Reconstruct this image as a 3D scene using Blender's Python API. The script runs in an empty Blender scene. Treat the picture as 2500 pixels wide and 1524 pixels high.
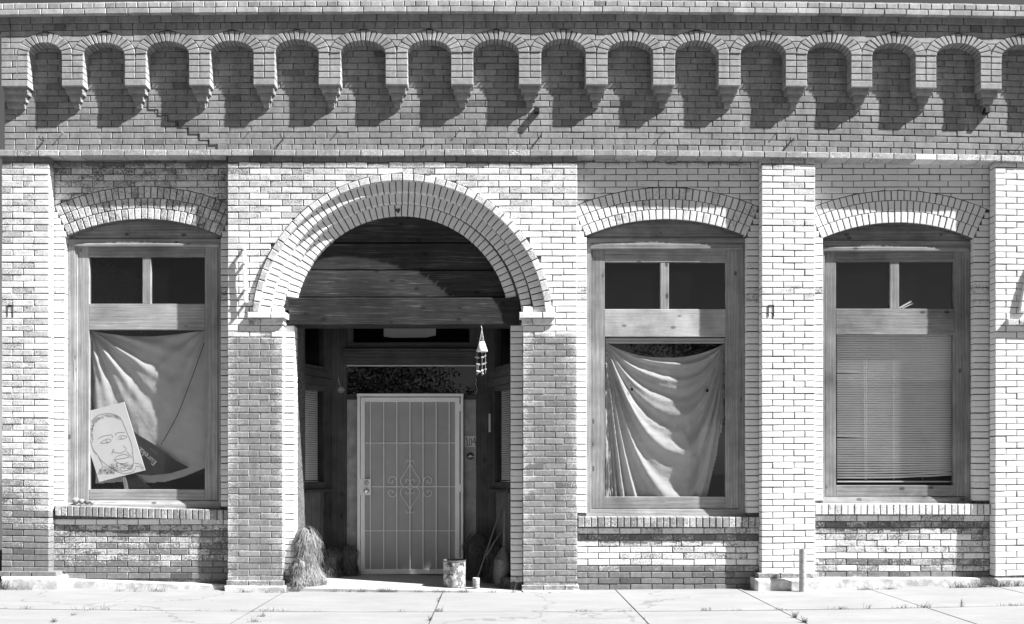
import bpy, math, random
from mathutils import Vector, Matrix, noise
random.seed(11)
R = random.random
def U(a, b): return a + (b - a) * random.random()

# ------------------------------------------------------------------ measuring
S, VX, VY, GY, D = .00411, 1214.0, 1140.0, 1445.0, 8.8
CZ = (GY - VY) * S
def X(px, y=0.0): return (px - VX) * S * (D + y) / D
def Z(py, y=0.0): return CZ + (VY - py) * S * (D + y) / D
def PX(x, y=0.0): return VX + x * D / (D + y) / S
def PY(z, y=0.0): return VY - (z - CZ) * D / (D + y) / S

sc = bpy.context.scene
C = sc.collection
# ------------------------------------------------------------------ camera
cam = bpy.data.cameras.new('camera'); co = bpy.data.objects.new('camera', cam); C.objects.link(co)
co.location = (0, -D, CZ); co.rotation_euler = (math.pi / 2, 0, 0)
cam.sensor_width = 36; cam.lens = 36 * D / (2500 * S)
cam.shift_x = (1250 - VX) / 2500; cam.shift_y = (VY - 762) / 2500
cam.clip_end = 500; cam.clip_start = .05
sc.camera = co
# ------------------------------------------------------------------ sky and sun
L = Vector((.630, -.2135, .747)).normalized()
w = bpy.data.worlds.new('World'); sc.world = w; w.use_nodes = True
nt = w.node_tree
sky = nt.nodes.new('ShaderNodeTexSky'); sky.sky_type = 'NISHITA'; sky.sun_disc = False
sky.sun_elevation = math.asin(L.z); sky.sun_rotation = math.atan2(L.x, L.y)
sep = nt.nodes.new('ShaderNodeSeparateColor'); cmb = nt.nodes.new('ShaderNodeCombineColor')
nt.links.new(sky.outputs[0], sep.inputs[0])
mB = nt.nodes.new('ShaderNodeMath'); mB.operation = 'MULTIPLY'; nt.links.new(sep.outputs[2], mB.inputs[0]); mB.inputs[1].default_value = .165
mR = nt.nodes.new('ShaderNodeMath'); mR.operation = 'SUBTRACT'; mR.use_clamp = False; nt.links.new(sep.outputs[0], mR.inputs[0]); nt.links.new(mB.outputs[0], mR.inputs[1])
mX = nt.nodes.new('ShaderNodeMath'); mX.operation = 'MAXIMUM'; nt.links.new(mR.outputs[0], mX.inputs[0]); mX.inputs[1].default_value = 0.0
for i in range(3): nt.links.new(mX.outputs[0], cmb.inputs[i])      # black-and-white film behind a red filter: red kept, blue held back
bg = nt.nodes['Background']; nt.links.new(cmb.outputs[0], bg.inputs[0]); bg.inputs[1].default_value = .05
sl = bpy.data.lights.new('sun', 'SUN'); so = bpy.data.objects.new('sun', sl); C.objects.link(so)
sl.energy = 5.0; sl.angle = math.radians(.53); sl.color = (1, 1, 1)
so.rotation_euler = L.to_track_quat('Z', 'Y').to_euler(); so.location = L * 30
sc.view_settings.view_transform = 'Standard'; sc.view_settings.look = 'None'
sc.view_settings.gamma = 1; sc.view_settings.exposure = 1.55

# ------------------------------------------------------------------ materials
def mat(name):
    m = bpy.data.materials.new(name); m.use_nodes = True
    n = m.node_tree; b = n.nodes['Principled BSDF']
    b.inputs['Specular IOR Level'].default_value = .25
    return m, n, b
def node(n, t, **k):
    o = n.nodes.new(t)
    for a, v in k.items(): setattr(o, a, v)
    return o
def math_(n, op, a, b=None, clamp=False):
    o = node(n, 'ShaderNodeMath', operation=op, use_clamp=clamp)
    for i, v in enumerate((a, b)):
        if v is None: continue
        if isinstance(v, (int, float)): o.inputs[i].default_value = v
        else: n.links.new(v, o.inputs[i])
    return o.outputs[0]
def mixv(n, f, a, b):
    o = node(n, 'ShaderNodeMix', data_type='FLOAT')
    for i, v in zip((0, 2, 3), (f, a, b)):
        if isinstance(v, (int, float)): o.inputs[i].default_value = v
        else: n.links.new(v, o.inputs[i])
    return o.outputs[0]
def gray(n, v):
    o = node(n, 'ShaderNodeCombineColor')
    for i in range(3): n.links.new(v, o.inputs[i])
    return o.outputs[0]
def pos(n, scale=(1, 1, 1), shift=0.0):
    g = node(n, 'ShaderNodeNewGeometry'); m = node(n, 'ShaderNodeMapping')
    n.links.new(g.outputs['Position'], m.inputs[0]); m.inputs[3].default_value = scale
    if shift == 'object':
        oi = node(n, 'ShaderNodeObjectInfo'); k = math_(n, 'MULTIPLY', oi.outputs['Random'], 37.0)
        c = node(n, 'ShaderNodeCombineXYZ')
        for i in range(3): n.links.new(k, c.inputs[i])
        n.links.new(c.outputs[0], m.inputs[1])
    return m.outputs[0]
def nz(n, vec, scale, detail=4, rough=.55, dist=0.0):
    o = node(n, 'ShaderNodeTexNoise'); n.links.new(vec, o.inputs['Vector'])
    o.inputs['Scale'].default_value = scale; o.inputs['Detail'].default_value = detail
    o.inputs['Roughness'].default_value = rough; o.inputs['Distortion'].default_value = dist
    return o.outputs['Fac']
def bump(n, b, h, strength, dist=.01):
    o = node(n, 'ShaderNodeBump'); o.inputs['Strength'].default_value = strength; o.inputs['Distance'].default_value = dist
    n.links.new(h, o.inputs['Height']); n.links.new(o.outputs[0], b.inputs['Normal'])
def simple(name, v, rough=.6, var=.15, scale=12, bmp=.0, metal=0):
    m, n, b = mat(name)
    f = nz(n, pos(n), scale, 6, .6)
    k = math_(n, 'MULTIPLY', math_(n, 'ADD', math_(n, 'MULTIPLY', math_(n, 'SUBTRACT', f, .5), var * 4), 1.0), v)
    n.links.new(gray(n, k), b.inputs['Base Color']); b.inputs['Roughness'].default_value = rough
    b.inputs['Metallic'].default_value = metal
    if bmp: bump(n, b, nz(n, pos(n), scale * 6, 5), bmp)
    return m

def brick_material():
    m, n, b = mat('painted_brick')
    at = node(n, 'ShaderNodeAttribute', attribute_name='bv')
    sp = node(n, 'ShaderNodeSeparateColor'); n.links.new(at.outputs['Color'], sp.inputs[0])
    paint, tone, rnd = sp.outputs
    p = pos(n)
    big = nz(n, pos(n, (1, 1, 1.7)), 6.5, 8, .70); fine = nz(n, p, 55, 6, .7); speck = nz(n, p, 230, 2, .5)
    f = math_(n, 'ADD', math_(n, 'MULTIPLY', math_(n, 'SUBTRACT', big, .5), 1.8), math_(n, 'MULTIPLY', math_(n, 'SUBTRACT', fine, .5), 1.5))
    f = math_(n, 'ADD', f, math_(n, 'MULTIPLY', math_(n, 'SUBTRACT', speck, .5), .35))
    k = math_(n, 'SUBTRACT', math_(n, 'MULTIPLY', paint, 1.3), .65)
    mask = math_(n, 'ADD', math_(n, 'MULTIPLY', math_(n, 'ADD', f, k), 7.0), .5, True)
    # bare clay: mottled, sooty in patches
    mot = math_(n, 'ADD', math_(n, 'MULTIPLY', math_(n, 'SUBTRACT', nz(n, p, 26, 7, .7), .5), 1.1), 1.0)
    drip = nz(n, pos(n, (7, 7, .9)), 1.3, 7, .7)
    grime = math_(n, 'ADD', math_(n, 'MULTIPLY', math_(n, 'SUBTRACT', drip, .5), 1.1), 1.0)
    bare = math_(n, 'MULTIPLY', math_(n, 'MULTIPLY', tone, mot), grime)
    # thin worn paint (grey wash) under the remaining full coat
    wash = math_(n, 'ADD', math_(n, 'MULTIPLY', nz(n, p, 70, 5, .65), .30), .28)
    f2 = math_(n, 'ADD', math_(n, 'MULTIPLY', math_(n, 'SUBTRACT', nz(n, p, 14, 7, .7), .5), 1.5), math_(n, 'MULTIPLY', math_(n, 'SUBTRACT', nz(n, p, 110, 5, .75), .5), 2.0))
    k2 = math_(n, 'SUBTRACT', math_(n, 'MULTIPLY', math_(n, 'ADD', paint, math_(n, 'MULTIPLY', math_(n, 'SUBTRACT', rnd, .5), .16)), 1.7), 1.12)
    m2 = math_(n, 'ADD', math_(n, 'MULTIPLY', math_(n, 'ADD', f2, k2), 4.0), .5, True)
    coat = math_(n, 'ADD', math_(n, 'MULTIPLY', nz(n, p, 30, 4, .6), .16), .68)
    wash = mixv(n, m2, wash, coat)
    col = mixv(n, mask, bare, wash)
    fl = nz(n, p, 75, 4, .6)
    m3 = math_(n, 'MULTIPLY', math_(n, 'SUBTRACT', fl, math_(n, 'SUBTRACT', .74, math_(n, 'MULTIPLY', paint, .36))), 16.0, True)
    col = mixv(n, math_(n, 'MULTIPLY', m3, math_(n, 'MULTIPLY', paint, 4.0, True)), col, math_(n, 'MAXIMUM', col, .66))
    n.links.new(gray(n, col), b.inputs['Base Color']); b.inputs['Roughness'].default_value = .85
    h = math_(n, 'ADD', math_(n, 'MULTIPLY', mask, .4), nz(n, p, 160, 5, .7))
    bump(n, b, h, .35, .004)
    return m
BRICK = brick_material()

def mortar(name, v):
    m, n, b = mat(name); p = pos(n)
    f = nz(n, p, 40, 8, .7); g = nz(n, p, 3, 5)
    c = math_(n, 'MULTIPLY', math_(n, 'ADD', math_(n, 'MULTIPLY', math_(n, 'SUBTRACT', f, .42), 5.0, True), math_(n, 'MULTIPLY', g, 1.1)), v)
    n.links.new(gray(n, c), b.inputs['Base Color']); b.inputs['Roughness'].default_value = .95
    bump(n, b, nz(n, p, 200, 4, .7), .6, .005)
    return m
MORT = mortar('dirty_mortar', .12); MORTU = mortar('grey_mortar', .17); MORTL = mortar('pale_mortar', .30)

def wood(name, lo, hi, axis, knots=.5, fr=1.0, rough=.75, streak=.22, wvw=.13):
    m, n, b = mat(name)
    st = {'v': (26 * fr, 26 * fr, 1.6), 'h': (1.6, 26 * fr, 26 * fr)}[axis]
    p = pos(n, st, 'object')
    g1 = nz(n, p, 1.0, 6, .6, .8); g2 = nz(n, p, 4.0, 5, .7, .3)
    wv = node(n, 'ShaderNodeTexWave', wave_type='BANDS', bands_direction='X' if axis == 'v' else 'Z')
    n.links.new(p, wv.inputs['Vector']); wv.inputs['Scale'].default_value = .35; wv.inputs['Distortion'].default_value = 9
    wv.inputs['Detail'].default_value = 3; wv.inputs['Detail Scale'].default_value = .8
    t = math_(n, 'ADD', math_(n, 'MULTIPLY', g1, .5), math_(n, 'ADD', math_(n, 'MULTIPLY', g2, .45), math_(n, 'MULTIPLY', wv.outputs['Fac'], wvw)))
    t = math_(n, 'SUBTRACT', t, .22, True)
    col = mixv(n, math_(n, 'MULTIPLY', t, 1.5, True), lo, hi)
    stain = nz(n, pos(n), 2.2, 5, .6)
    oi_ = node(n, 'ShaderNodeObjectInfo')
    col = math_(n, 'MULTIPLY', col, math_(n, 'ADD', math_(n, 'MULTIPLY', math_(n, 'SUBTRACT', stain, .5), 1.9), math_(n, 'ADD', math_(n, 'MULTIPLY', oi_.outputs['Random'], .3), .85)))
    worn = math_(n, 'MULTIPLY', math_(n, 'SUBTRACT', nz(n, pos(n, (90, 90, 2.5) if axis == 'v' else (2.5, 90, 90), 'object'), 1.0, 4, .6), .56), 9.0, True)
    col = math_(n, 'ADD', col, math_(n, 'MULTIPLY', math_(n, 'MULTIPLY', worn, math_(n, 'MULTIPLY', stain, stain)), streak))
    if knots:
        vo = node(n, 'ShaderNodeTexVoronoi', feature='F1')
        n.links.new(pos(n, (7, 7, 4) if axis == 'v' else (4, 7, 7), 'object'), vo.inputs['Vector'])
        vo.inputs['Scale'].default_value = .95
        kk = math_(n, 'MULTIPLY', math_(n, 'SUBTRACT', .135, vo.outputs['Distance']), 22.0, True)
        col = math_(n, 'MULTIPLY', col, math_(n, 'SUBTRACT', 1.0, math_(n, 'MULTIPLY', kk, knots)))
    crk = nz(n, pos(n, (60, 60, 1.1) if axis == 'v' else (1.1, 60, 60), 'object'), 1.0, 3, .6)
    ck = math_(n, 'MULTIPLY', math_(n, 'SUBTRACT', crk, .66), 14.0, True)
    col = math_(n, 'MULTIPLY', col, math_(n, 'SUBTRACT', 1.0, math_(n, 'MULTIPLY', ck, .6)))
    n.links.new(gray(n, col), b.inputs['Base Color']); b.inputs['Roughness'].default_value = rough
    bump(n, b, math_(n, 'SUBTRACT', g2, ck), .5, .004)
    return m
WV = wood('weathered_wood_upright', .12, .41, 'v', .65); WH = wood('weathered_wood_level', .12, .41, 'h', .65)
WVD = wood('grey_wood_upright', .09, .34, 'v', .6); WHD = wood('grey_wood_level', .09, .36, 'h', .6)
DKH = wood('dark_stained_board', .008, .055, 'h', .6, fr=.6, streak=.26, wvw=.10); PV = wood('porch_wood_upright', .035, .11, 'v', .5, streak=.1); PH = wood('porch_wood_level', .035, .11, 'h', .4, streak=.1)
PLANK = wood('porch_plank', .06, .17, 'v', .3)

def glass_material():
    m, n, b = mat('window_glass'); n.nodes.remove(b)
    tr = node(n, 'ShaderNodeBsdfTransparent'); gl = node(n, 'ShaderNodeBsdfGlossy'); mx = node(n, 'ShaderNodeMixShader')
    tr.inputs[0].default_value = (.84, .84, .84, 1); gl.inputs['Roughness'].default_value = .01
    df = node(n, 'ShaderNodeBsdfDiffuse'); df.inputs[0].default_value = (.6, .6, .6, 1); mx2 = node(n, 'ShaderNodeMixShader')
    lw = node(n, 'ShaderNodeLayerWeight'); lw.inputs[0].default_value = .5
    sch = math_(n, 'ADD', math_(n, 'MULTIPLY', math_(n, 'POWER', lw.outputs['Facing'], 5.0), .92), .08)
    n.links.new(sch, mx.inputs[0]); n.links.new(tr.outputs[0], mx.inputs[1]); n.links.new(gl.outputs[0], mx.inputs[2])
    p = pos(n); dust = math_(n, 'MULTIPLY', math_(n, 'SUBTRACT', nz(n, p, 150, 2, .5), .70), 12.0, True)
    grime = math_(n, 'MULTIPLY', nz(n, p, 4, 5, .6), .010)
    n.links.new(math_(n, 'ADD', math_(n, 'MULTIPLY', dust, .35), grime, True), mx2.inputs[0])
    n.links.new(mx.outputs[0], mx2.inputs[1]); n.links.new(df.outputs[0], mx2.inputs[2])
    n.links.new(mx2.outputs[0], n.nodes['Material Output'].inputs['Surface'])
    return m
GLASS = glass_material()

def cloth_material():
    m, n, b = mat('curtain_cloth'); p = pos(n)
    f = nz(n, p, 7, 5); c = math_(n, 'ADD', math_(n, 'MULTIPLY', f, .24), .52)
    n.links.new(gray(n, c), b.inputs['Base Color']); b.inputs['Roughness'].default_value = .8
    tl = node(n, 'ShaderNodeBsdfTranslucent'); tl.inputs[0].default_value = (.5, .5, .5, 1)
    mx = node(n, 'ShaderNodeMixShader'); mx.inputs[0].default_value = .18
    n.links.new(b.outputs[0], mx.inputs[1]); n.links.new(tl.outputs[0], mx.inputs[2])
    n.links.new(mx.outputs[0], n.nodes['Material Output'].inputs['Surface'])
    bump(n, b, nz(n, pos(n, (1, 1, .6)), 38, 6, .7, .8), .5, .006)
    return m
CLOTH = cloth_material()

def concrete(name, v, var=.5, scale=1.2):
    m, n, b = mat(name); p = pos(n)
    a = nz(n, p, scale, 8, .65); f = nz(n, p, 60, 5, .7); st = nz(n, pos(n, (.8, 3, 3)), 3, 6, .6)
    k = math_(n, 'ADD', math_(n, 'MULTIPLY', math_(n, 'SUBTRACT', a, .5), var), math_(n, 'MULTIPLY', math_(n, 'SUBTRACT', f, .5), .35))
    k = math_(n, 'ADD', k, math_(n, 'MULTIPLY', math_(n, 'SUBTRACT', st, .5), var * .6))
    n.links.new(gray(n, math_(n, 'MULTIPLY', math_(n, 'ADD', k, 1.0), v)), b.inputs['Base Color'])
    b.inputs['Roughness'].default_value = .9
    bump(n, b, math_(n, 'ADD', f, a), .25, .004)
    return m
def walk_material():
    m, n, b = mat('sidewalk_concrete'); p = pos(n)
    a = nz(n, p, 1.1, 8, .65); f = nz(n, p, 70, 6, .75); st = nz(n, pos(n, (.7, 2.4, 1)), 2.2, 7, .65)
    k = math_(n, 'ADD', math_(n, 'MULTIPLY', math_(n, 'SUBTRACT', a, .5), .34), math_(n, 'MULTIPLY', math_(n, 'SUBTRACT', f, .5), .45))
    k = math_(n, 'ADD', k, math_(n, 'MULTIPLY', math_(n, 'SUBTRACT', st, .5), .5))
    spot = math_(n, 'MULTIPLY', math_(n, 'SUBTRACT', nz(n, p, 13, 3, .5), .68), 9.0, True)
    vo = node(n, 'ShaderNodeTexVoronoi', feature='DISTANCE_TO_EDGE'); wp = node(n, 'ShaderNodeVectorMath', operation='ADD')
    nc_ = node(n, 'ShaderNodeTexNoise'); n.links.new(p, nc_.inputs['Vector']); nc_.inputs['Scale'].default_value = 2.2; nc_.inputs['Detail'].default_value = 6
    n.links.new(p, wp.inputs[0]); n.links.new(nc_.outputs['Color'], wp.inputs[1]); n.links.new(wp.outputs[0], vo.inputs['Vector']); vo.inputs['Scale'].default_value = .26
    cr = math_(n, 'MULTIPLY', math_(n, 'SUBTRACT', .0045, vo.outputs['Distance']), 500.0, True)
    v = math_(n, 'MULTIPLY', math_(n, 'ADD', k, 1.0), .232)
    v = math_(n, 'MULTIPLY', v, math_(n, 'SUBTRACT', 1.0, math_(n, 'MULTIPLY', spot, .35)))
    v = math_(n, 'MULTIPLY', v, math_(n, 'SUBTRACT', 1.0, math_(n, 'MULTIPLY', cr, .28)))
    n.links.new(gray(n, v), b.inputs['Base Color']); b.inputs['Roughness'].default_value = .9
    bump(n, b, math_(n, 'SUBTRACT', math_(n, 'ADD', f, a), cr), .3, .004)
    return m
WALK = walk_material()
STEP = concrete('step_concrete', .36, .5)
def plinth_material():
    m, n, b = mat('flaking_plinth'); p = pos(n)
    f = math_(n, 'MULTIPLY', math_(n, 'SUBTRACT', nz(n, p, 7, 8, .7), .40), 5.0, True)
    c = mixv(n, f, .40, math_(n, 'ADD', math_(n, 'MULTIPLY', nz(n, p, 50, 4), .3), .55))
    n.links.new(gray(n, c), b.inputs['Base Color']); b.inputs['Roughness'].default_value = .9
    bump(n, b, math_(n, 'ADD', f, nz(n, p, 90, 5, .7)), .4, .004)
    return m
PLINTH = plinth_material()
DIRT = simple('joint_dirt', .05, .95, .3, 30, .5)
ASPH = simple('asphalt', .045, .9, .25, 30, .4)
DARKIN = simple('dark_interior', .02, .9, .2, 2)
IRON = simple('rusty_iron', .05, .7, .3, 60, .4)
GALV = simple('galvanised_pipe', .42, .5, .35, 35, .3, 0.0)
DOORP = simple('door_paint', .78, .45, .05, 6)
SCREEN = simple('door_screen', .33, .7, .08, 5)
CHROME = simple('bright_metal', .75, .22, .1, 10, 0, 1)
FIBRE = simple('bare_fibreboard', .30, .8, .35, 7)
WHITE = simple('white_paint', .74, .6, .1, 30)
PAPER = simple('white_board', .86, .7, .04, 6)
CARD = simple('grey_card', .55, .8, .06, 8)
INK = simple('black_ink', .02, .7, .1, 20)
PENCIL = simple('pencil_grey', .15, .8, .5, 200)
PENCILL = simple('pencil_pale', .50, .8, .4, 200)
BLACK = simple('black_cloth', .022, .85, .3, 12)
PRINT = simple('pale_print', .36, .7, .1, 30)
BLIND = simple('blind_slat', .84, .5, .1, 4)
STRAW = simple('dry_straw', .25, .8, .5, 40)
STRAWD = simple('shaded_straw', .11, .85, .5, 40)  # darker copy of the straw, the doorway's shade put into its colour
SOIL = simple('dark_core', .05, .9, .2, 20)
WEED = simple('dry_weed', .14, .8, .5, 30)
LEAF = simple('tree_leaf', .06, .7, .4, 2); BARK = simple('tree_bark', .10, .9, .3, 8, .6)
FARW = simple('far_wall', .55, .8, .1, 1.5); FARR = simple('far_roof', .14, .8, .2, 3)
APPLE = simple('apple_skin', .24, .35, .3, 40); APPLED = simple('withered_fruit', .12, .6, .5, 60)
STICK = simple('broom_stick', .12, .7, .3, 20)
ALU = simple('aluminium_rail', .62, .4, .08, 10)

# ------------------------------------------------------------------ mesh helpers
class MB:
    def __init__(s): s.v = []; s.f = []; s.a = []
    def add(s, vs, fs, at=None):
        o = len(s.v); s.v += [tuple(v) for v in vs]; s.f += [tuple(i + o for i in f) for f in fs]
        if at: s.a += at
    def build(s, name, m, parent=None, origin=None, smooth=False):
        o_ = Vector(origin) if origin is not None else Vector((0, 0, 0))
        me = bpy.data.meshes.new(name); me.from_pydata([tuple(Vector(v) - o_) for v in s.v], [], s.f)
        if s.a:
            at = me.attributes.new('bv', 'FLOAT_COLOR', 'POINT')
            at.data.foreach_set('color', [c for t in s.a for c in t])
        me.materials.append(m); me.update()
        if smooth: me.polygons.foreach_set('use_smooth', [True] * len(me.polygons))
        o = bpy.data.objects.new(name, me); C.objects.link(o)
        o.location = o_
        if parent is not None:
            o.parent = parent; o.location = o_ - world_loc(parent)
        return o
def world_loc(o):
    p = Vector(o.location)
    while o.parent: o = o.parent; p += Vector(o.location)
    return p
def thing(name, label, cat, loc=(0, 0, 0), group=None):
    o = bpy.data.objects.new(name, None); C.objects.link(o); o.location = loc; o.empty_display_size = .1
    return tag(o, label, cat, group)
def part(name, parent, loc):
    o = bpy.data.objects.new(name, None); C.objects.link(o); o.parent = parent
    o.location = Vector(loc) - world_loc(parent); o.empty_display_size = .1
    return o
def tag(o, label=None, cat=None, group=None, kind=None):
    if label: o['label'] = label
    if cat: o['category'] = cat
    if group: o['group'] = group
    if kind: o['kind'] = kind
    return o

def inset(poly, d):
    n = len(poly); out = []
    for i in range(n):
        p0, p1, p2 = poly[i - 1], poly[i], poly[(i + 1) % n]
        e1 = Vector((p1[0] - p0[0], p1[1] - p0[1])); e2 = Vector((p2[0] - p1[0], p2[1] - p1[1]))
        if e1.length < 1e-6 or e2.length < 1e-6: out.append(p1); continue
        e1.normalize(); e2.normalize()
        n1 = Vector((-e1.y, e1.x)); n2 = Vector((-e2.y, e2.x)); k = 1 + n1.dot(n2)
        q = (n1 + n2) / max(k, .35) * d
        out.append((p1[0] + q.x, p1[1] + q.y))
    return out
def prism(mb, poly, yf, yb, bev=.004, at=None, jit=0.0, back=False):
    """poly: convex (x,z) counter-clockwise seen from the street; front at yf, back at yb"""
    n = len(poly)
    tx, tz = U(-jit, jit) * 3, U(-jit, jit) * 6
    cx = sum(p[0] for p in poly) / n; cz = sum(p[1] for p in poly) / n
    poly = [(p[0] + U(-jit, jit), p[1] + U(-jit, jit)) for p in poly]
    ins = inset(poly, bev)
    def yy(p): return yf + (p[0] - cx) * tx + (p[1] - cz) * tz
    vs = [(p[0], yy(p), p[1]) for p in ins] + [(p[0], yy(p) + bev, p[1]) for p in poly] + [(p[0], yb, p[1]) for p in poly]
    fs = [tuple(range(n))]
    for i in range(n):
        j = (i + 1) % n
        fs.append((i, n + i, n + j, j)); fs.append((n + i, 2 * n + i, 2 * n + j, n + j))
    if back: fs.append(tuple(2 * n + i for i in reversed(range(n))))
    a = None
    if at: a = [at(v) for v in vs]
    mb.add(vs, fs, a)
def rect(x0, x1, z0, z1): return [(x0, z0), (x1, z0), (x1, z1), (x0, z1)]
def boxp(px0, px1, py0, py1, yf, yb, bev=.003, mb=None):
    """box whose street face covers the given picture rectangle at depth yf"""
    mb = mb or MB()
    prism(mb, rect(X(px0, yf), X(px1, yf), Z(py1, yf), Z(py0, yf)), yf, yb, bev, back=True)
    return mb
def boxw(x0, x1, y0, y1, z0, z1, bev=.0, mb=None):
    mb = mb or MB()
    prism(mb, rect(x0, x1, z0, z1), y0, y1, max(bev, .0005), back=True)
    return mb
def xform(mb, M):
    mb.v = [tuple(M @ Vector(v)) for v in mb.v]; return mb
def smoothpath(pts, k=6):
    P = [Vector(p) for p in pts]; out = []
    for i in range(len(P) - 1):
        p0 = P[max(i - 1, 0)]; p1 = P[i]; p2 = P[i + 1]; p3 = P[min(i + 2, len(P) - 1)]
        for j in range(k):
            t = j / k
            out.append(.5 * ((2 * p1) + (p2 - p0) * t + (2 * p0 - 5 * p1 + 4 * p2 - p3) * t * t + (3 * p1 - p0 - 3 * p2 + p3) * t ** 3))
    out.append(P[-1]); return out
def tube(mb, pts, r, n=6, r1=None, cap=True):
    P = [Vector(p) for p in pts]; o = len(mb.v); r1 = r if r1 is None else r1
    ref = Vector((0, 1, 0))
    for i, p in enumerate(P):
        d = (P[min(i + 1, len(P) - 1)] - P[max(i - 1, 0)])
        if d.length < 1e-9: d = Vector((0, 0, 1))
        d.normalize()
        u = d.cross(ref)
        if u.length < .1: u = d.cross(Vector((1, 0, 0)))
        u.normalize(); v = d.cross(u); rr = r + (r1 - r) * i / max(len(P) - 1, 1)
        for k in range(n):
            a = 2 * math.pi * k / n; mb.v.append(tuple(p + (u * math.cos(a) + v * math.sin(a)) * rr))
    for i in range(len(P) - 1):
        for k in range(n):
            a = o + i * n + k; b = o + i * n + (k + 1) % n
            mb.f.append((a, b, b + n, a + n))
    if cap:
        mb.f.append(tuple(o + k for k in reversed(range(n)))); e = o + (len(P) - 1) * n
        mb.f.append(tuple(e + k for k in range(n)))
    return mb
def lathe(mb, c, prof, n=24, axis='z'):
    """prof: (radius, height) pairs, revolved about an axis through c"""
    o = len(mb.v); c = Vector(c)
    for r, h in prof:
        for k in range(n):
            a = 2 * math.pi * k / n
            q = (r * math.cos(a), r * math.sin(a), h) if axis == 'z' else (r * math.cos(a), h, r * math.sin(a))
            mb.v.append(tuple(c + Vector(q)))
    for i in range(len(prof) - 1):
        for k in range(n):
            a = o + i * n + k; b = o + i * n + (k + 1) % n
            f = (a, b, b + n, a + n); mb.f.append(f if axis == 'z' else f[::-1])
    return mb
def ribbon(mb, pts, w, y):
    """flat drawn stroke lying on a plane facing the street: pts (x,z)"""
    P = [Vector(p) for p in pts]
    for i in range(len(P) - 1):
        d = P[i + 1] - P[i]
        if d.length < 1e-9: continue
        d.normalize(); q = Vector((-d.y, d.x)) * w / 2
        a, b, c_, e = P[i] - q, P[i + 1] - q, P[i + 1] + q, P[i] + q
        mb.add([(a.x, y, a.y), (b.x, y, b.y), (c_.x, y, c_.y), (e.x, y, e.y)], [(0, 1, 2, 3)])
    return mb

# ------------------------------------------------------------------ lens bow built into the courses
def lut(t, y):
    for (a, va), (b, vb) in zip(t, t[1:]):
        if y <= b: return va + (vb - va) * max(0, y - a) / (b - a)
    return t[-1][1]
AL = ((0, 10), (210, 6), (370, 1), (700, 0), (1200, -6), (1440, -11))
AR = ((0, 10), (210, 11), (370, 13), (500, 8), (750, 2), (1100, -5), (1440, -15))
def bow(px, py):
    u = (px - 1150) / 1250
    return u * u * lut(AL if u < 0 else AR, py)

# ================================================================== STRUCTURE
YF, YB, YC = 0.0, .115, -.085      # front plane, window bays, corbel table
YFR = .025                         # frieze
BW, JT, CH = .2155, .0088, 15.33   # brick pitch, joint, course in picture units

# ---- ground
def zground(x):
    px = PX(x); return -bow(px, 1440) * S
JX = [-9.9, -7.4, -5.2, X(356), X(697), X(1081), X(1506), X(1807), X(2115), X(2419), X(2740), X(3060), X(3400)]
JY = [-.02, -1.22, -2.45, -3.6]
sidewalk = MB()
xs = [JX[0] + (JX[-1] - JX[0]) * i / 60 for i in range(61)]
for i in range(60):
    a, b = xs[i], xs[i + 1]
    sidewalk.add([(a, -3.6, zground(a) - .0035), (b, -3.6, zground(b) - .0035), (b, .5, zground(b) - .0035), (a, .5, zground(a) - .0035)], [(0, 1, 2, 3)])
sw = sidewalk.build('sidewalk', DIRT); tag(sw, kind='structure')
for j in range(3):
    for i in range(len(JX) - 1):
        g = .006; x0, x1 = JX[i] + g, JX[i + 1] - g; y1, y0 = JY[j] - .02, JY[j + 1] + .02
        if j == 0: y1 = .18
        n = 7; mb = MB(); vs = []; dz = U(0, .003); tl = U(-.001, .001)
        dx = U(-.006, .006)
        for q in range(n + 1):
            x = x0 + (x1 - x0) * q / n
            z = zground(x) + dz + tl * q / n
            wob = U(-.003, .003)
            vs += [(x + dx, y0 + wob, z - .05), (x + dx, y0 + wob, z - .006), (x + dx, y0 + wob + .007, z), (x, y1 - .007 + wob, z), (x, y1 + wob, z - .006), (x, y1 + wob, z - .05)]
        fs = []
        for q in range(n):
            for k in range(5):
                a = q * 6 + k; fs.append((a, a + 6, a + 7, a + 1))
        fs.append((0, 1, 2, 3, 4, 5)); e = n * 6; fs.append((e + 5, e + 4, e + 3, e + 2, e + 1, e))
        mb.add(vs, fs); mb.build('slab', WALK, sw)
ground = MB(); ground.add([(-150, -150, -.19), (150, -150, -.19), (150, 60, -.19), (-150, 60, -.19)], [(0, 1, 2, 3)])
tag(ground.build('ground', concrete('dry_ground', .05, .5, .3)), kind='structure')
road = MB(); road.add([(-60, -13, -.176), (60, -13, -.176), (60, -3.74, -.176), (-60, -3.74, -.176)], [(0, 1, 2, 3)])
tag(road.build('road', ASPH), kind='structure')
kb = boxw(-14, 14, -3.76, -3.605, -.25, -.012, .02); tag(kb.build('kerb', STEP), kind='structure')

# ---- the building
bld = thing('brick_storefront', 'old one-storey brick storefront with corbelled cornice, arched doorway and flaking white paint', 'building')
REC = {}                                   # kind -> list of single brick meshes
def keep(kind, mb): REC.setdefault(kind, []).append(mb)

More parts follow.
